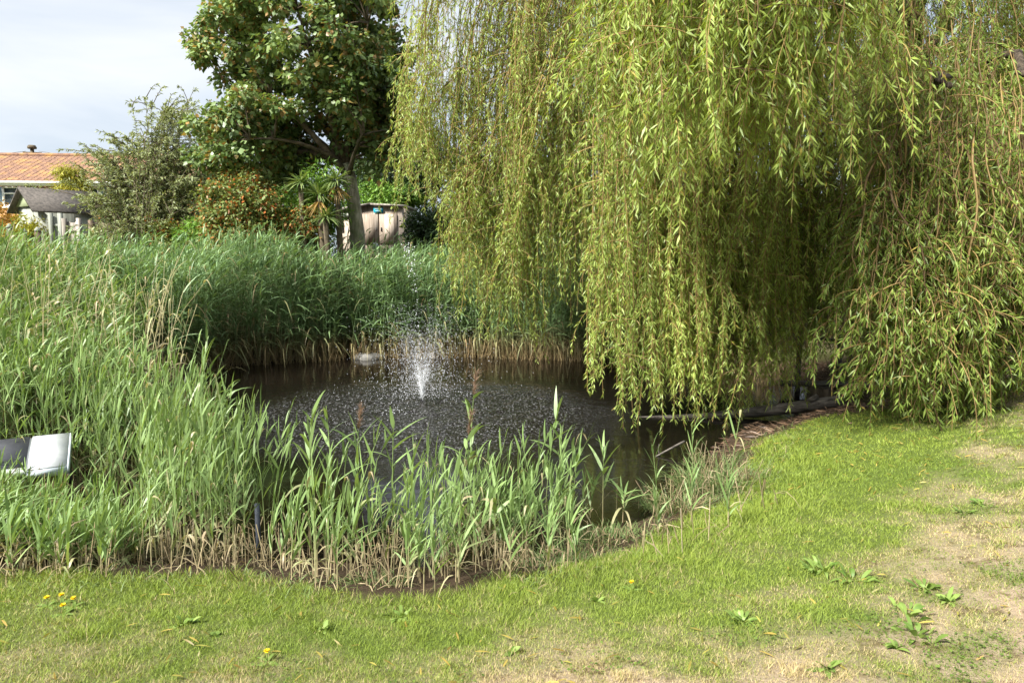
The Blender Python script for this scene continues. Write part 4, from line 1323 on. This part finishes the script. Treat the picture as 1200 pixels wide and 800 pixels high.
for k, (u, v, y, plume, lab) in enumerate(SOLO):
    r_ = np.random.default_rng(500 + k)
    tip = pix(u, v, y)
    g0 = max(gz(tip[0], y), WATER - 0.1)
    root = thing('reed', (tip[0] - 0.03, y, g0), lab, 'reed', 'reeds standing clear against the open water')
    hgt = tip[2] - g0 - 0.16
    base = np.array([[tip[0] - 0.03, y, g0]])
    q = MB()
    P = reeds(q, base, hgt, r_, wind=(0.05, 0), nl=11, L=0.36 if k not in (10,) else 0.3, W=0.034, el0=0.28, lean=0.05, lo=0.35, dead=0.1, stem_r=0.0055, tone=0.5, upright=0.0, droop=0.28, S=6, tan_h=0.3)
    # the first tube is the stem, the rest its blades
    st = MB(); st.v, st.t, st.q, st.a, st.b, st.n = q.v[:1], q.t[:0], q.q[:1], q.a[:1], q.b[:1], len(q.v[0])
    st.build('stem', M_REED, root)
    lf = MB(); off = len(q.v[0])
    lf.v, lf.a, lf.b = q.v[1:], q.a[1:], q.b[1:]
    lf.t = [a - off for a in q.t]; lf.q = [a - off for a in q.q[1:]]
    lf.build('foliage', M_REED, root)
    if plume:
        pm = MB()
        n_ = 120
        tp_ = P[0, -1]
        f = r_.random(n_)
        d = unit(np.stack([r_.normal(size=n_) * 0.35 + 0.15, r_.normal(size=n_) * 0.35, 1.0 - 0.3 * f], 1))
        pm.blades(tp_ + np.array([0.02, 0, 0.17]) * f[:, None], d, perp(d, r_), 0.05 + 0.05 * r_.random(n_), 0.004, 0.3, 2, r_.random(n_), 0)
        pm.build('plume', M_PLUME, root)

# ------------------------------------------------------------------ fountain
m, n, l, out = new_mat('aerated_water')
p = n.new('ShaderNodeBsdfPrincipled')
p.inputs['Base Color'].default_value = (0.86, 0.88, 0.9, 1); p.inputs['Roughness'].default_value = 0.15; p.inputs['Specular IOR Level'].default_value = 0.6
tr = n.new('ShaderNodeBsdfTransparent'); ms = n.new('ShaderNodeMixShader'); ms.inputs['Fac'].default_value = 0.55
l.new(tr.outputs[0], ms.inputs[1]); l.new(p.outputs[0], ms.inputs[2]); l.new(ms.outputs[0], out.inputs['Surface'])
M_SPRAY = m
M_BLACK = rough_mat('black_plastic', (0.012, 0.012, 0.013), (0.03, 0.03, 0.03), 8, rough=0.5, bump=0.1)
rng = np.random.default_rng(401)
ftn = thing('pond_fountain', (FX, FY, WATER), 'small pond fountain throwing a white spray from dark water', 'fountain')
q = MB(); q.tubes([(FX, FY, WATER - 0.05), (FX, FY, WATER + 0.004), (FX, FY, WATER + 0.008)], [0.08, 0.08, 0.05], 14); q.build('float', M_BLACK, ftn)
q = MB(); q.tubes([(FX, FY, WATER), (FX, FY, WATER + 0.03), (FX, FY, WATER + 0.045)], [0.025, 0.022, 0.015], 10); q.build('nozzle', M_BLACK, ftn)


def drops(pos, vel, size):
    """Little stretched octahedral drops."""
    N = len(pos)
    d = unit(vel)
    a = perp(d, rng); b_ = np.cross(d, a)
    s = size[:, None]
    st = 1.0 + np.minimum(2.4, np.linalg.norm(vel, axis=1) * 0.5)[:, None]
    V = np.stack([pos + d * s * st, pos + a * s, pos + b_ * s, pos - a * s, pos - b_ * s, pos - d * s * st], 1)
    o = (np.arange(N) * 6)[:, None]
    f = [(0, 1, 2), (0, 2, 3), (0, 3, 4), (0, 4, 1), (5, 2, 1), (5, 3, 2), (5, 4, 3), (5, 1, 4)]
    return V.reshape(-1, 3), np.concatenate([o + np.array([t_]) for t_ in f])


G = 9.81
q = MB()
N = 8000                                        # the cone of falling drops
az = rng.random(N) * 6.28
v0 = 4.0 + 0.9 * rng.normal(size=N).clip(-1.5, 1.5)
th = np.radians(np.abs(rng.normal(size=N)) * 6 + 5)
tt = rng.random(N) ** 0.8 * (2 * v0 * np.cos(th) / G)
vx = v0 * np.sin(th); vz = v0 * np.cos(th)
pos = np.stack([FX + np.cos(az) * vx * tt, FY + np.sin(az) * vx * tt, WATER + 0.045 + vz * tt - 0.5 * G * tt ** 2], 1) + rng.normal(size=(N, 3)) * 0.02
vel = np.stack([np.cos(az) * vx, np.sin(az) * vx, vz - G * tt], 1)
ok_ = pos[:, 2] > WATER + 0.01
V, T = drops(pos[ok_], vel[ok_], 0.0018 + 0.0030 * rng.random(ok_.sum()) ** 2)
q.add(V, T)
N = 150                                         # the tall thin central plume
tt = 0.05 + 0.62 * rng.random(N)
vz0 = 6.7
pos = np.stack([FX - 0.33 * tt ** 1.2 + rng.normal(size=N) * 0.05 * (0.3 + tt), FY + rng.normal(size=N) * 0.05, WATER + 0.045 + vz0 * tt - 0.5 * G * tt ** 2 + rng.normal(size=N) * 0.06], 1)
vel = np.stack([np.zeros(N), np.zeros(N), 1.5 * np.ones(N)], 1) + rng.normal(size=(N, 3)) * 0.6
V, T = drops(pos, vel, 0.003 + 0.007 * rng.random(N) ** 2)
q.add(V, T)
N = 450                                         # splash where it lands
az = rng.random(N) * 6.28; rr = 0.2 + 2.3 * np.sqrt(rng.random(N))
pos = np.stack([FX + np.cos(az) * rr, FY - 0.2 + np.sin(az) * rr, WATER + 0.004 + 0.03 * rng.random(N) ** 3], 1)
V, T = drops(pos, rng.normal(size=(N, 3)) * 0.5, 0.0015 + 0.003 * rng.random(N) ** 2)
q.add(V, T)
N = 45
pos = np.array([FX - 0.28, FY - 0.95, WATER]) + np.abs(rng.normal(size=(N, 3))) * np.array([0.11, 0.09, 0.07]) * np.sign(rng.normal(size=(N, 3))) * np.array([1, 1, 0]) + np.array([0, 0, 0.01])
pos[:, 2] = WATER + 0.005 + np.abs(rng.normal(size=N)) * 0.06
V, T = drops(pos, rng.normal(size=(N, 3)), 0.003 + 0.005 * rng.random(N) ** 2)
q.add(V, T)
tag(q.build('spray', M_SPRAY, ftn), kind='stuff')
q = MB()                                        # the jets leaving the nozzle
for k in range(16):
    az = k / 16 * 6.28 + rng.normal() * 0.1
    th = math.radians(5 + 9 * rng.random()); v0 = 4.2
    tt = np.linspace(0, 0.05 + 0.11 * rng.random(), 6)
    P = np.stack([FX + math.cos(az) * v0 * math.sin(th) * tt, FY + math.sin(az) * v0 * math.sin(th) * tt, WATER + 0.045 + v0 * math.cos(th) * tt - 0.5 * G * tt ** 2], 1)
    q.tubes(P, np.linspace(0.0045, 0.0015, 6), 5)
q.build('jet', M_SPRAY, ftn, smooth=True)

# ------------------------------------------------------------------ things in and round the pond
M_STONE = rough_mat('grey_stone', (0.09, 0.088, 0.08), (0.22, 0.21, 0.19), 6, rough=0.9, bump=0.5)
a = pix(430, 413, 16.6)
q = MB()
th = np.linspace(0, 2 * math.pi, 13)[:-1]
rr = 1 + 0.18 * np.random.default_rng(3).normal(size=12)
lay = []
for (z_, s_) in ((WATER - 0.1, 1.0), (WATER + 0.05, 1.0), (WATER + 0.11, 0.82), (WATER + 0.125, 0.4)):
    lay.append(np.stack([a[0] + 0.33 * s_ * rr * np.cos(th), 16.55 + 0.2 * s_ * rr * np.sin(th), np.full(12, z_)], 1))
q.add(np.concatenate(lay), [(36, 36 + k, 37 + k) for k in range(1, 11)], [(r_ * 12 + k, r_ * 12 + (k + 1) % 12, (r_ + 1) * 12 + (k + 1) % 12, (r_ + 1) * 12 + k) for r_ in range(3) for k in range(12)])
tag(q.build('rock', M_STONE), 'flat grey stone at the far waterline below the reeds', 'rock')

lg = thing('fallen_log', (3.1, 10.25, WATER + 0.1), 'long bleached log lying at the pond edge beneath the willow', 'log')
q = MB()
P = np.array([pix(712, 491, 10.5), pix(750, 490, 10.45), pix(820, 488, 10.4), pix(890, 482, 10.35), pix(940, 476, 10.3), pix(985, 470, 10.2)])
q.tubes(P, [0.02, 0.03, 0.045, 0.075, 0.085, 0.09], 9); q.build('stem', M_LOG, lg, smooth=True)
q = MB(); q.tubes([P[4], P[4] + np.array([0.16, -0.1, 0.17])], [0.05, 0.03], 7); q.build('branch_stub', M_LOG, lg)
e = pix(960, 464, 10.6)
st_ = thing('tree_stump', (e[0], 10.6, gz(e[0], 10.6)), 'dark hollow stump behind the end of the bleached log', 'stump')
q = MB(); g0 = gz(e[0], 10.6)
q.tubes([(e[0], 10.6, g0 - 0.05), (e[0], 10.6, g0 + 0.1), (e[0] + 0.02, 10.6, e[2] + 0.12)], [0.25, 0.19, 0.17], 10); q.build('body', M_BARK_W, st_, smooth=True)

br = thing('timber_barrier', (pix(975, 440, 12.4)[0], 12.4, gz(5.2, 12.4)), 'low barrier of thin rails and posts under the willow', 'barrier')
q = MB(); q.tubes([pix(934, 396, 12.4), pix(976, 398, 12.4), pix(1020, 399, 12.4)], 0.025, 6); q.build('rail', M_LOG, br)
q = MB(); q.tubes([pix(915, 449, 12.3), pix(976, 450, 12.3), pix(1030, 452, 12.3)], 0.05, 7); q.build('rail', M_LOG, br)
for u in (937, 985):
    t_ = pix(u, 394, 12.45); b0 = gz(t_[0], 12.45)
    q = MB(); q.tubes([(t_[0], 12.45, b0 - 0.05), t_], 0.045, 7); q.build('post', M_LOG, br)
q = MB(); q.tubes([pix(996, 415, 12.45), pix(1014, 437, 12.4)], 0.03, 6); q.build('brace', M_LOG, br)

a, b_ = pix(746, 548, 8.2), pix(802, 522, 8.5)
q = MB(); q.tubes(bez(a, (a + b_) / 2 + np.array([0, 0, 0.04]), b_ + np.array([0, 0, 0.05]), 7), np.linspace(0.006, 0.014, 7), 6)
q.tubes(bez((a + b_) / 2, (a + b_) / 2 + np.array([-0.05, 0, 0.08]), (a + b_) / 2 + np.array([-0.02, 0, 0.14]), 4), 0.006, 5)
tag(q.build('fallen_branch', M_LOG), 'thin bare branch sticking out of the dark water by the right tussocks', 'branch')

a = pix(302, 612, 5.35)
g0 = max(gz(a[0], 5.35), WATER)
q = MB(); q.box((a[0], 5.35, (g0 + pix(302, 597, 5.35)[2]) / 2), (0.035, 0.02, pix(302, 597, 5.35)[2] - g0 + 0.1), 0.3, rx=0.06)
tag(q.build('stake', rough_mat('slate_paint', (0.035, 0.04, 0.05), (0.07, 0.08, 0.1), 6, rough=0.6, bump=0.1)), 'slim blue grey stake standing in the near reeds', 'stake')

# the sloping board on its timber box
bc = pix(40, 528, 6.1)
bd = thing('display_board', (bc[0] - 0.15, 6.1, gz(bc[0], 6.1)), 'low sloping board, dark grey and white, on a pale timber box in the reeds', 'display board')
TILT = math.radians(21)
ra = math.radians(26)


def bp(px, py, pz):
    """Board coordinates: px along, py up the slope, pz out of its face."""
    y_ = py * math.cos(TILT) - pz * math.sin(TILT); z_ = py * math.sin(TILT) + pz * math.cos(TILT)
    X_, Y_ = rot(px, y_, ra)
    o = pix(78, 546, 6.0)
    return o + np.array([X_, Y_, z_ + 0.02 * px])


def slab(mb, x0, x1, y0, y1, z0, z1):
    v = [bp(*c) for c in ((x0, y0, z0), (x1, y0, z0), (x1, y1, z0), (x0, y1, z0), (x0, y0, z1), (x1, y0, z1), (x1, y1, z1), (x0, y1, z1))]
    mb.add(v, None, [(0, 3, 2, 1), (4, 5, 6, 7), (0, 1, 5, 4), (1, 2, 6, 5), (2, 3, 7, 6), (3, 0, 4, 7)])


q = MB(); slab(q, -1.1, 0.0, 0.0, 0.47, -0.05, 0.0); q.build('backing', M_PAINT_W, bd)
q = MB(); slab(q, -1.1, -0.285, 0.055, 0.475, 0.002, 0.014); q.build('dark_panel', rough_mat('dark_panel_grey', (0.09, 0.09, 0.105), (0.15, 0.15, 0.17), 5, rough=0.8, bump=0.05), bd)
q = MB(); slab(q, -0.265, 0.004, 0.0, 0.475, 0.002, 0.012); q.build('white_panel', rough_mat('board_white', (0.38, 0.40, 0.41), (0.58, 0.59, 0.59), 3, rough=0.75, bump=0.03), bd)
q = MB(); slab(q, -0.275, 0.004, -0.012, -0.002, -0.07, 0.0); slab(q, 0.005, 0.018, -0.01, 0.47, -0.06, 0.012); q.build('rim', rough_mat('rim_grey', (0.42, 0.47, 0.52), (0.55, 0.6, 0.64), 6, rough=0.5, bump=0), bd)
q = MB(); slab(q, 0.004, 0.03, -0.025, 0.03, -0.16, -0.062); q.build('corner_bracket', M_BLACK, bd)
M_BOXW = rough_mat('pale_timber', (0.30, 0.24, 0.11), (0.46, 0.38, 0.19), 4, (0.6, 0.6, 5), 0.8, 0.2)
o_ = bp(-0.52, 0.18, -0.06)
gz_ = gz(o_[0], o_[1])
q = MB(); q.box((o_[0], o_[1] + 0.01, (gz_ - 0.05 + o_[2] - 0.12) / 2), (1.0, 0.26, o_[2] - 0.12 - gz_ + 0.05), ra); q.build('timber_box', M_BOXW, bd)

# ------------------------------------------------------------------ lawn grass and little plants
rng = np.random.default_rng(601)


def lawn_pts(n_, r0, r1, power=1.0):
    r = (r0 ** power + (r1 ** power - r0 ** power) * rng.random(n_)) ** (1 / power)
    az = np.radians(-44 + 88 * rng.random(n_))
    return r * np.sin(az), r * np.cos(az)


x, y = lawn_pts(640000, 2.35, 14.0, 0.25)
d = sdist(x, y)
so, dr, ba = soilness(x, y, d), dryness(x, y, d), bareness(x, y, d)
keep = (rng.random(len(x)) > so * 1.15) & (rng.random(len(x)) > ba * 0.6) & (d > 0.25) & ~((x > 6) & (y > 11))
x, y, d, dr, ba = x[keep], y[keep], d[keep], dr[keep], ba[keep]
r = np.hypot(x, y)
N = len(x)
base = np.stack([x, y, ground(x, y) - 0.004], 1)
tuft = fbm(x * 5, y * 5, 63, 2)
hgt = (0.016 + 0.022 * rng.random(N) + 0.03 * np.clip(tuft - 0.5, 0, 1)) * (1 - 0.35 * dr) + 0.045 * ss(0.66, 0.78, fbm(x * 6, y * 6, 69, 2)) * rng.random(N) + 0.05 * (1 - ss(1.0, 1.5, d)) * (x < 3) * rng.random(N)
az = rng.random(N) * 6.28
le = 0.35 + 0.75 * rng.random(N)
dv = unit(np.stack([np.cos(az) * le, np.sin(az) * le, np.ones(N)], 1))
sd = unit(np.cross(dv, np.array([0, 0, 1.0]) + rng.normal(size=(N, 3)) * 0.4))
q = MB()
isdry = np.clip((rng.random(N) < dr * 1.0) * (0.55 + 0.45 * rng.random(N)) + 0.15 * dr, 0, 1)
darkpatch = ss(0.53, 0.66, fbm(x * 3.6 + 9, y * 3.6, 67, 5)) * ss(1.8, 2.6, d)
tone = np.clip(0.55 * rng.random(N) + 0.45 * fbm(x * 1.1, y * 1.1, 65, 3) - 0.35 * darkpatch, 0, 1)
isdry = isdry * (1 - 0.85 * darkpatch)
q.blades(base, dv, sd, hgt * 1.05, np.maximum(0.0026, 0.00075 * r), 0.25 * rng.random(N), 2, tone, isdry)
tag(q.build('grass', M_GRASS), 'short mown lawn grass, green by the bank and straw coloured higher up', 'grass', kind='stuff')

# clover and other tiny leaved patches, and yellowed willow leaves blown over the lawn
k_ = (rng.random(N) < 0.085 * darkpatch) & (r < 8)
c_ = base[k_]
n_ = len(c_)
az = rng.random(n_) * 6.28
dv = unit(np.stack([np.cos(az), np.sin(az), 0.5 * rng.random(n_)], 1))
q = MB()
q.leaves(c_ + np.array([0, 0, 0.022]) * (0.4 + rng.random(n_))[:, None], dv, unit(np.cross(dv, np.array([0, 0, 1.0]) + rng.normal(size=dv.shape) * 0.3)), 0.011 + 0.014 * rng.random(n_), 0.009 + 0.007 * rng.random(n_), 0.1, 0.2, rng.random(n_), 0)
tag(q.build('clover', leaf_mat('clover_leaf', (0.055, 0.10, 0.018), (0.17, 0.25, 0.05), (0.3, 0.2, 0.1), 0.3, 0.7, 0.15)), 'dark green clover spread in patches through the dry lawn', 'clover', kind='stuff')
k_ = rng.random(N) < 0.0014 + 0.02 * ss(5.5, 7.5, y) * ss(2.0, 3.0, x)
c_ = base[k_]
n_ = len(c_)
az = rng.random(n_) * 6.28
dv = unit(np.stack([np.cos(az), np.sin(az), 0.3 * rng.normal(size=n_)], 1))
q = MB()
q.blades(c_ + np.array([0, 0, 0.025]), dv, unit(np.cross(dv, np.array([0, 0, 1.0]) + rng.normal(size=dv.shape) * 0.5)), 0.05 + 0.04 * rng.random(n_), 0.010, 0.2, 3, rng.random(n_), 0.4 + 0.6 * rng.random(n_), 'leaf')
tag(q.build('fallen_leaves', M_WILLOW), 'yellowed willow leaves lying scattered on the lawn', 'leaves', kind='stuff')

# longer blue green grass along the top of the bank
x = -6 + 10.5 * rng.random(26000); y = 3.9 + 5.5 * rng.random(26000)
d = sdist(x, y)
cl_ = fbm(x * 1.7, y * 1.7, 95, 2)
k_ = (np.abs(d - (1.02 - 0.55 * ss(0.0, 1.2, x))) < 0.22 + 0.12 * ss(0, 1.2, x)) & (rng.random(len(x)) < ss(0.40, 0.62, cl_) + 0.10) & (y < 9)
x, y = x[k_], y[k_]
N = len(x)
base = np.stack([x, y, ground(x, y) - 0.01], 1)
az = rng.random(N) * 6.28
dv = unit(np.stack([np.cos(az) * 0.7, np.sin(az) * 0.7, np.ones(N)], 1))
q = MB()
q.blades(base, dv, unit(np.cross(dv, rdir(N, rng) * 0.4 + np.array([0, 0, 1.0]))), 0.10 + 0.12 * rng.random(N), 0.0055, 0.4 + 0.4 * rng.random(N), 3, 0.3 + 0.6 * rng.random(N), (rng.random(N) < 0.3) * 0.9)
tag(q.build('bank_grass', M_SEDGE), 'longer blue green grass fringing the top of the near bank', 'grass', kind='stuff')


def tussock(label, u, v, y, n_, R, H, dryp, seed):
    r_ = np.random.default_rng(seed)
    c = pix(u, v, y); g0 = max(gz(c[0], y), WATER - 0.05)
    root = thing('grass_tussock', (c[0], y, g0), label, 'tussock', 'grass tussocks on the near bank')
    az = r_.random(n_) * 6.28
    rr = R * np.sqrt(r_.random(n_))
    b0 = np.stack([c[0] + rr * np.cos(az), y + rr * np.sin(az) * 0.7, np.full(n_, g0 - 0.02)], 1)
    az2 = az + r_.normal(size=n_) * 0.7
    s = 0.25 + 0.7 * r_.random(n_)
    dv = unit(np.stack([np.cos(az2) * s, np.sin(az2) * s, np.ones(n_)], 1))
    dry = (r_.random(n_) < dryp) * (0.6 + 0.4 * r_.random(n_))
    q = MB()
    q.blades(b0, dv, unit(np.cross(dv, np.array([0, 0, 1.0]) + r_.normal(size=dv.shape) * 0.3)), H * (0.5 + 0.7 * r_.random(n_)) * np.where(dry > 0, 0.75, 1), 0.007, 0.35 + 0.5 * r_.random(n_), 4, 0.15 + 0.8 * r_.random(n_), dry)
    q.build('blades', M_SEDGE, root)
    q = MB(); stubble(q, b0[: max(12, n_ // 14)], r_, H * 0.45, 0.004, 0.3); q.build('dead_stems', M_REED, root)


tussock('broad blue green tussock at the right end of the near bank under the willow', 848, 600, 6.9, 900, 0.42, 0.55, 0.12, 701)
tussock('ragged tussock with pale dead stems beside the dark water', 800, 612, 6.5, 460, 0.33, 0.50, 0.45, 702)
tussock('low leafy tussock below the rightmost tall reed', 720, 630, 5.75, 420, 0.28, 0.26, 0.1, 703)
tussock('spreading blue green tussock where reeds meet the lawn', 655, 655, 5.1, 520, 0.30, 0.26, 0.12, 704)
tussock('small bluish tussock at the reed foot in the middle of the bank', 445, 692, 4.55, 260, 0.2, 0.16, 0.1, 705)
tussock('small dry orange tussock at the lawn corner right of the dark water', 882, 590, 7.0, 240, 0.16, 0.20, 0.9, 706)
tussock('tall sparse tussock rising before the bleached log', 838, 540, 8.0, 90, 0.25, 0.45, 0.3, 707)

# dandelions
for (u, v, y, lab) in ((55, 700, 4.25, 'yellow dandelion leftmost of the four by the reeds'), (72, 697, 4.3, 'largest yellow dandelion in the group by the reeds'),
                       (86, 701, 4.25, 'yellow dandelion rightmost of the four by the reeds'), (74, 709, 4.15, 'yellow dandelion lowest of the four by the reeds'),
                       (313, 763, 3.4, 'single yellow dandelion on the lawn nearest the camera'), (740, 682, 4.5, 'single orange yellow dandelion on the lawn right of the reeds')):
    r_ = np.random.default_rng(int(u))
    yy = y
    for _ in range(6):                       # walk the plan distance to where the lawn meets the line of sight
        c = pix(u, v, yy); yy += (c[2] - gz(c[0], yy) - 0.05) * 2.0
    c = pix(u, v, yy); g0 = gz(c[0], yy)
    root = thing('dandelion', (c[0], yy, g0), lab, 'flower', 'dandelions in the lawn')
    q = MB(); q.tubes([(c[0], yy, g0), (c[0], yy, c[2])], 0.0022, 5, 0.6); q.build('stalk', M_WEED, root)
    n_ = 70
    az = r_.random(n_) * 6.28
    d_ = unit(np.stack([np.cos(az), np.sin(az), 0.15 + 1.2 * r_.random(n_)], 1))
    q = MB(); q.blades(np.repeat(np.array([[c[0], yy, c[2]]]), n_, 0), d_, unit(np.cross(d_, np.array([0, 0, 1.0]))), 0.019, 0.006, 0.1, 2, 0.5, 0, 'leaf')
    q.build('flower_head', M_YELLOW, root)
    n_ = 7
    az = r_.random(n_) * 6.28
    d_ = unit(np.stack([np.cos(az), np.sin(az), np.full(n_, 0.35)], 1))
    q = MB(); q.blades(np.repeat(np.array([[c[0], yy, g0]]), n_, 0), d_, unit(np.cross(d_, np.array([0, 0, 1.0]))), 0.08, 0.018, 0.3, 3, 0.5, 0, 'leaf'); q.build('foliage', M_WEED, root)

# broad leaved weeds in the lawn
WEEDS = [(968, 785, 'broad pale green weed rosette at the bottom edge of the lawn', 0.16, 14, 0.042),
         (965, 668, 'spreading clump of long leaved weeds right of the bank', 0.19, 34, 0.03),
         (1000, 680, 'long leaved weed just right of the spreading clump', 0.16, 18, 0.03),
         (1085, 690, 'plantain below the dark clover patch', 0.14, 18, 0.038),
         (1110, 705, 'upright broad leaved dock at the right of the lawn', 0.15, 14, 0.042),
         (1062, 720, 'weed with long flat leaves beside the bare soil', 0.17, 20, 0.03),
         (1075, 745, 'lower weed with drooping leaves among dry grass', 0.16, 18, 0.034),
         (1050, 760, 'small weed rosette near the bottom right bare patch', 0.12, 14, 0.03),
         (870, 728, 'dark leafy weed patch at the edge of the bare soil', 0.12, 30, 0.022),
         (1150, 590, 'weed tuft on the upper right lawn', 0.12, 22, 0.025),
         (1130, 600, 'pale weed tuft left of another on the upper right lawn', 0.10, 16, 0.025),
         (600, 765, 'low bright weed near the bottom middle of the lawn', 0.10, 12, 0.03),
         (380, 738, 'plantain rosette in the lawn below the middle reeds', 0.10, 14, 0.03),
         (215, 730, 'plantain rosette in the green strip at the left', 0.10, 16, 0.03),
         (255, 745, 'small rosette below the left plantain', 0.08, 12, 0.026),
         (700, 705, 'dark green rosette on the lawn below the dandelion', 0.10, 14, 0.03),
         (470, 722, 'leafy weed in the green strip before the middle reeds', 0.10, 16, 0.03)]
for (u, v, lab, L_, n_, W_) in WEEDS:
    r_ = np.random.default_rng(int(u * 7 + v))
    yy = 4.5
    for _ in range(30):
        c = pix(u, v, yy); yy += (c[2] - gz(c[0], yy)) * 1.2
    c = pix(u, v, yy); g0 = gz(c[0], yy)
    root = thing('lawn_weed', (c[0], yy, g0), lab, 'weed', 'broad leaved weeds in the lawn')
    az = r_.random(n_) * 6.28
    el = 0.35 + 1.6 * r_.random(n_)
    d_ = unit(np.stack([np.cos(az), np.sin(az), el], 1))
    b0 = np.repeat(np.array([[c[0], yy, g0]]), n_, 0) + np.stack([np.cos(az), np.sin(az), np.zeros(n_)], 1) * (0.5 * L_ * r_.random(n_) * (n_ > 15))[:, None]
    q = MB(); q.blades(b0, d_, unit(np.cross(d_, np.array([0, 0, 1.0]) + r_.normal(size=d_.shape) * 0.2)), L_ * 0.8 * (0.5 + 0.6 * r_.random(n_)), W_ * 0.75 * (0.7 + 0.5 * r_.random(n_)), 0.3 + 0.4 * r_.random(n_), 4, r_.random(n_), 0, 'leaf')
    q.build('foliage', M_WEED, root)

# leaf litter and twigs under the willow
rng = np.random.default_rng(801)
x = 2.2 + 4.0 * rng.random(9000); y = 8.4 + 6 * rng.random(9000)
k_ = (rng.random(9000) < soilness(x, y)) & (sdist(x, y) > -0.1)
x, y = x[k_], y[k_]; N = len(x)
az = rng.random(N) * 6.28
dv = unit(np.stack([np.cos(az), np.sin(az), 0.25 * rng.normal(size=N)], 1))
q = MB()
q.blades(np.stack([x, y, ground(x, y) + 0.01], 1), dv, perp(dv, rng), 0.05 + 0.12 * rng.random(N), 0.008 + 0.012 * rng.random(N), 0.1, 2, rng.random(N), 0, 'leaf')
tag(q.build('leaf_litter', leaf_mat('dead_leaf', (0.05, 0.03, 0.02), (0.20, 0.125, 0.075), (0.3, 0.2, 0.1), 0.0)), 'brown leaf litter and twigs on the bare bank under the willow', 'leaf litter', kind='stuff')
print('SCENE verts', sum(len(o.data.vertices) for o in bpy.data.objects if o.type == 'MESH'))
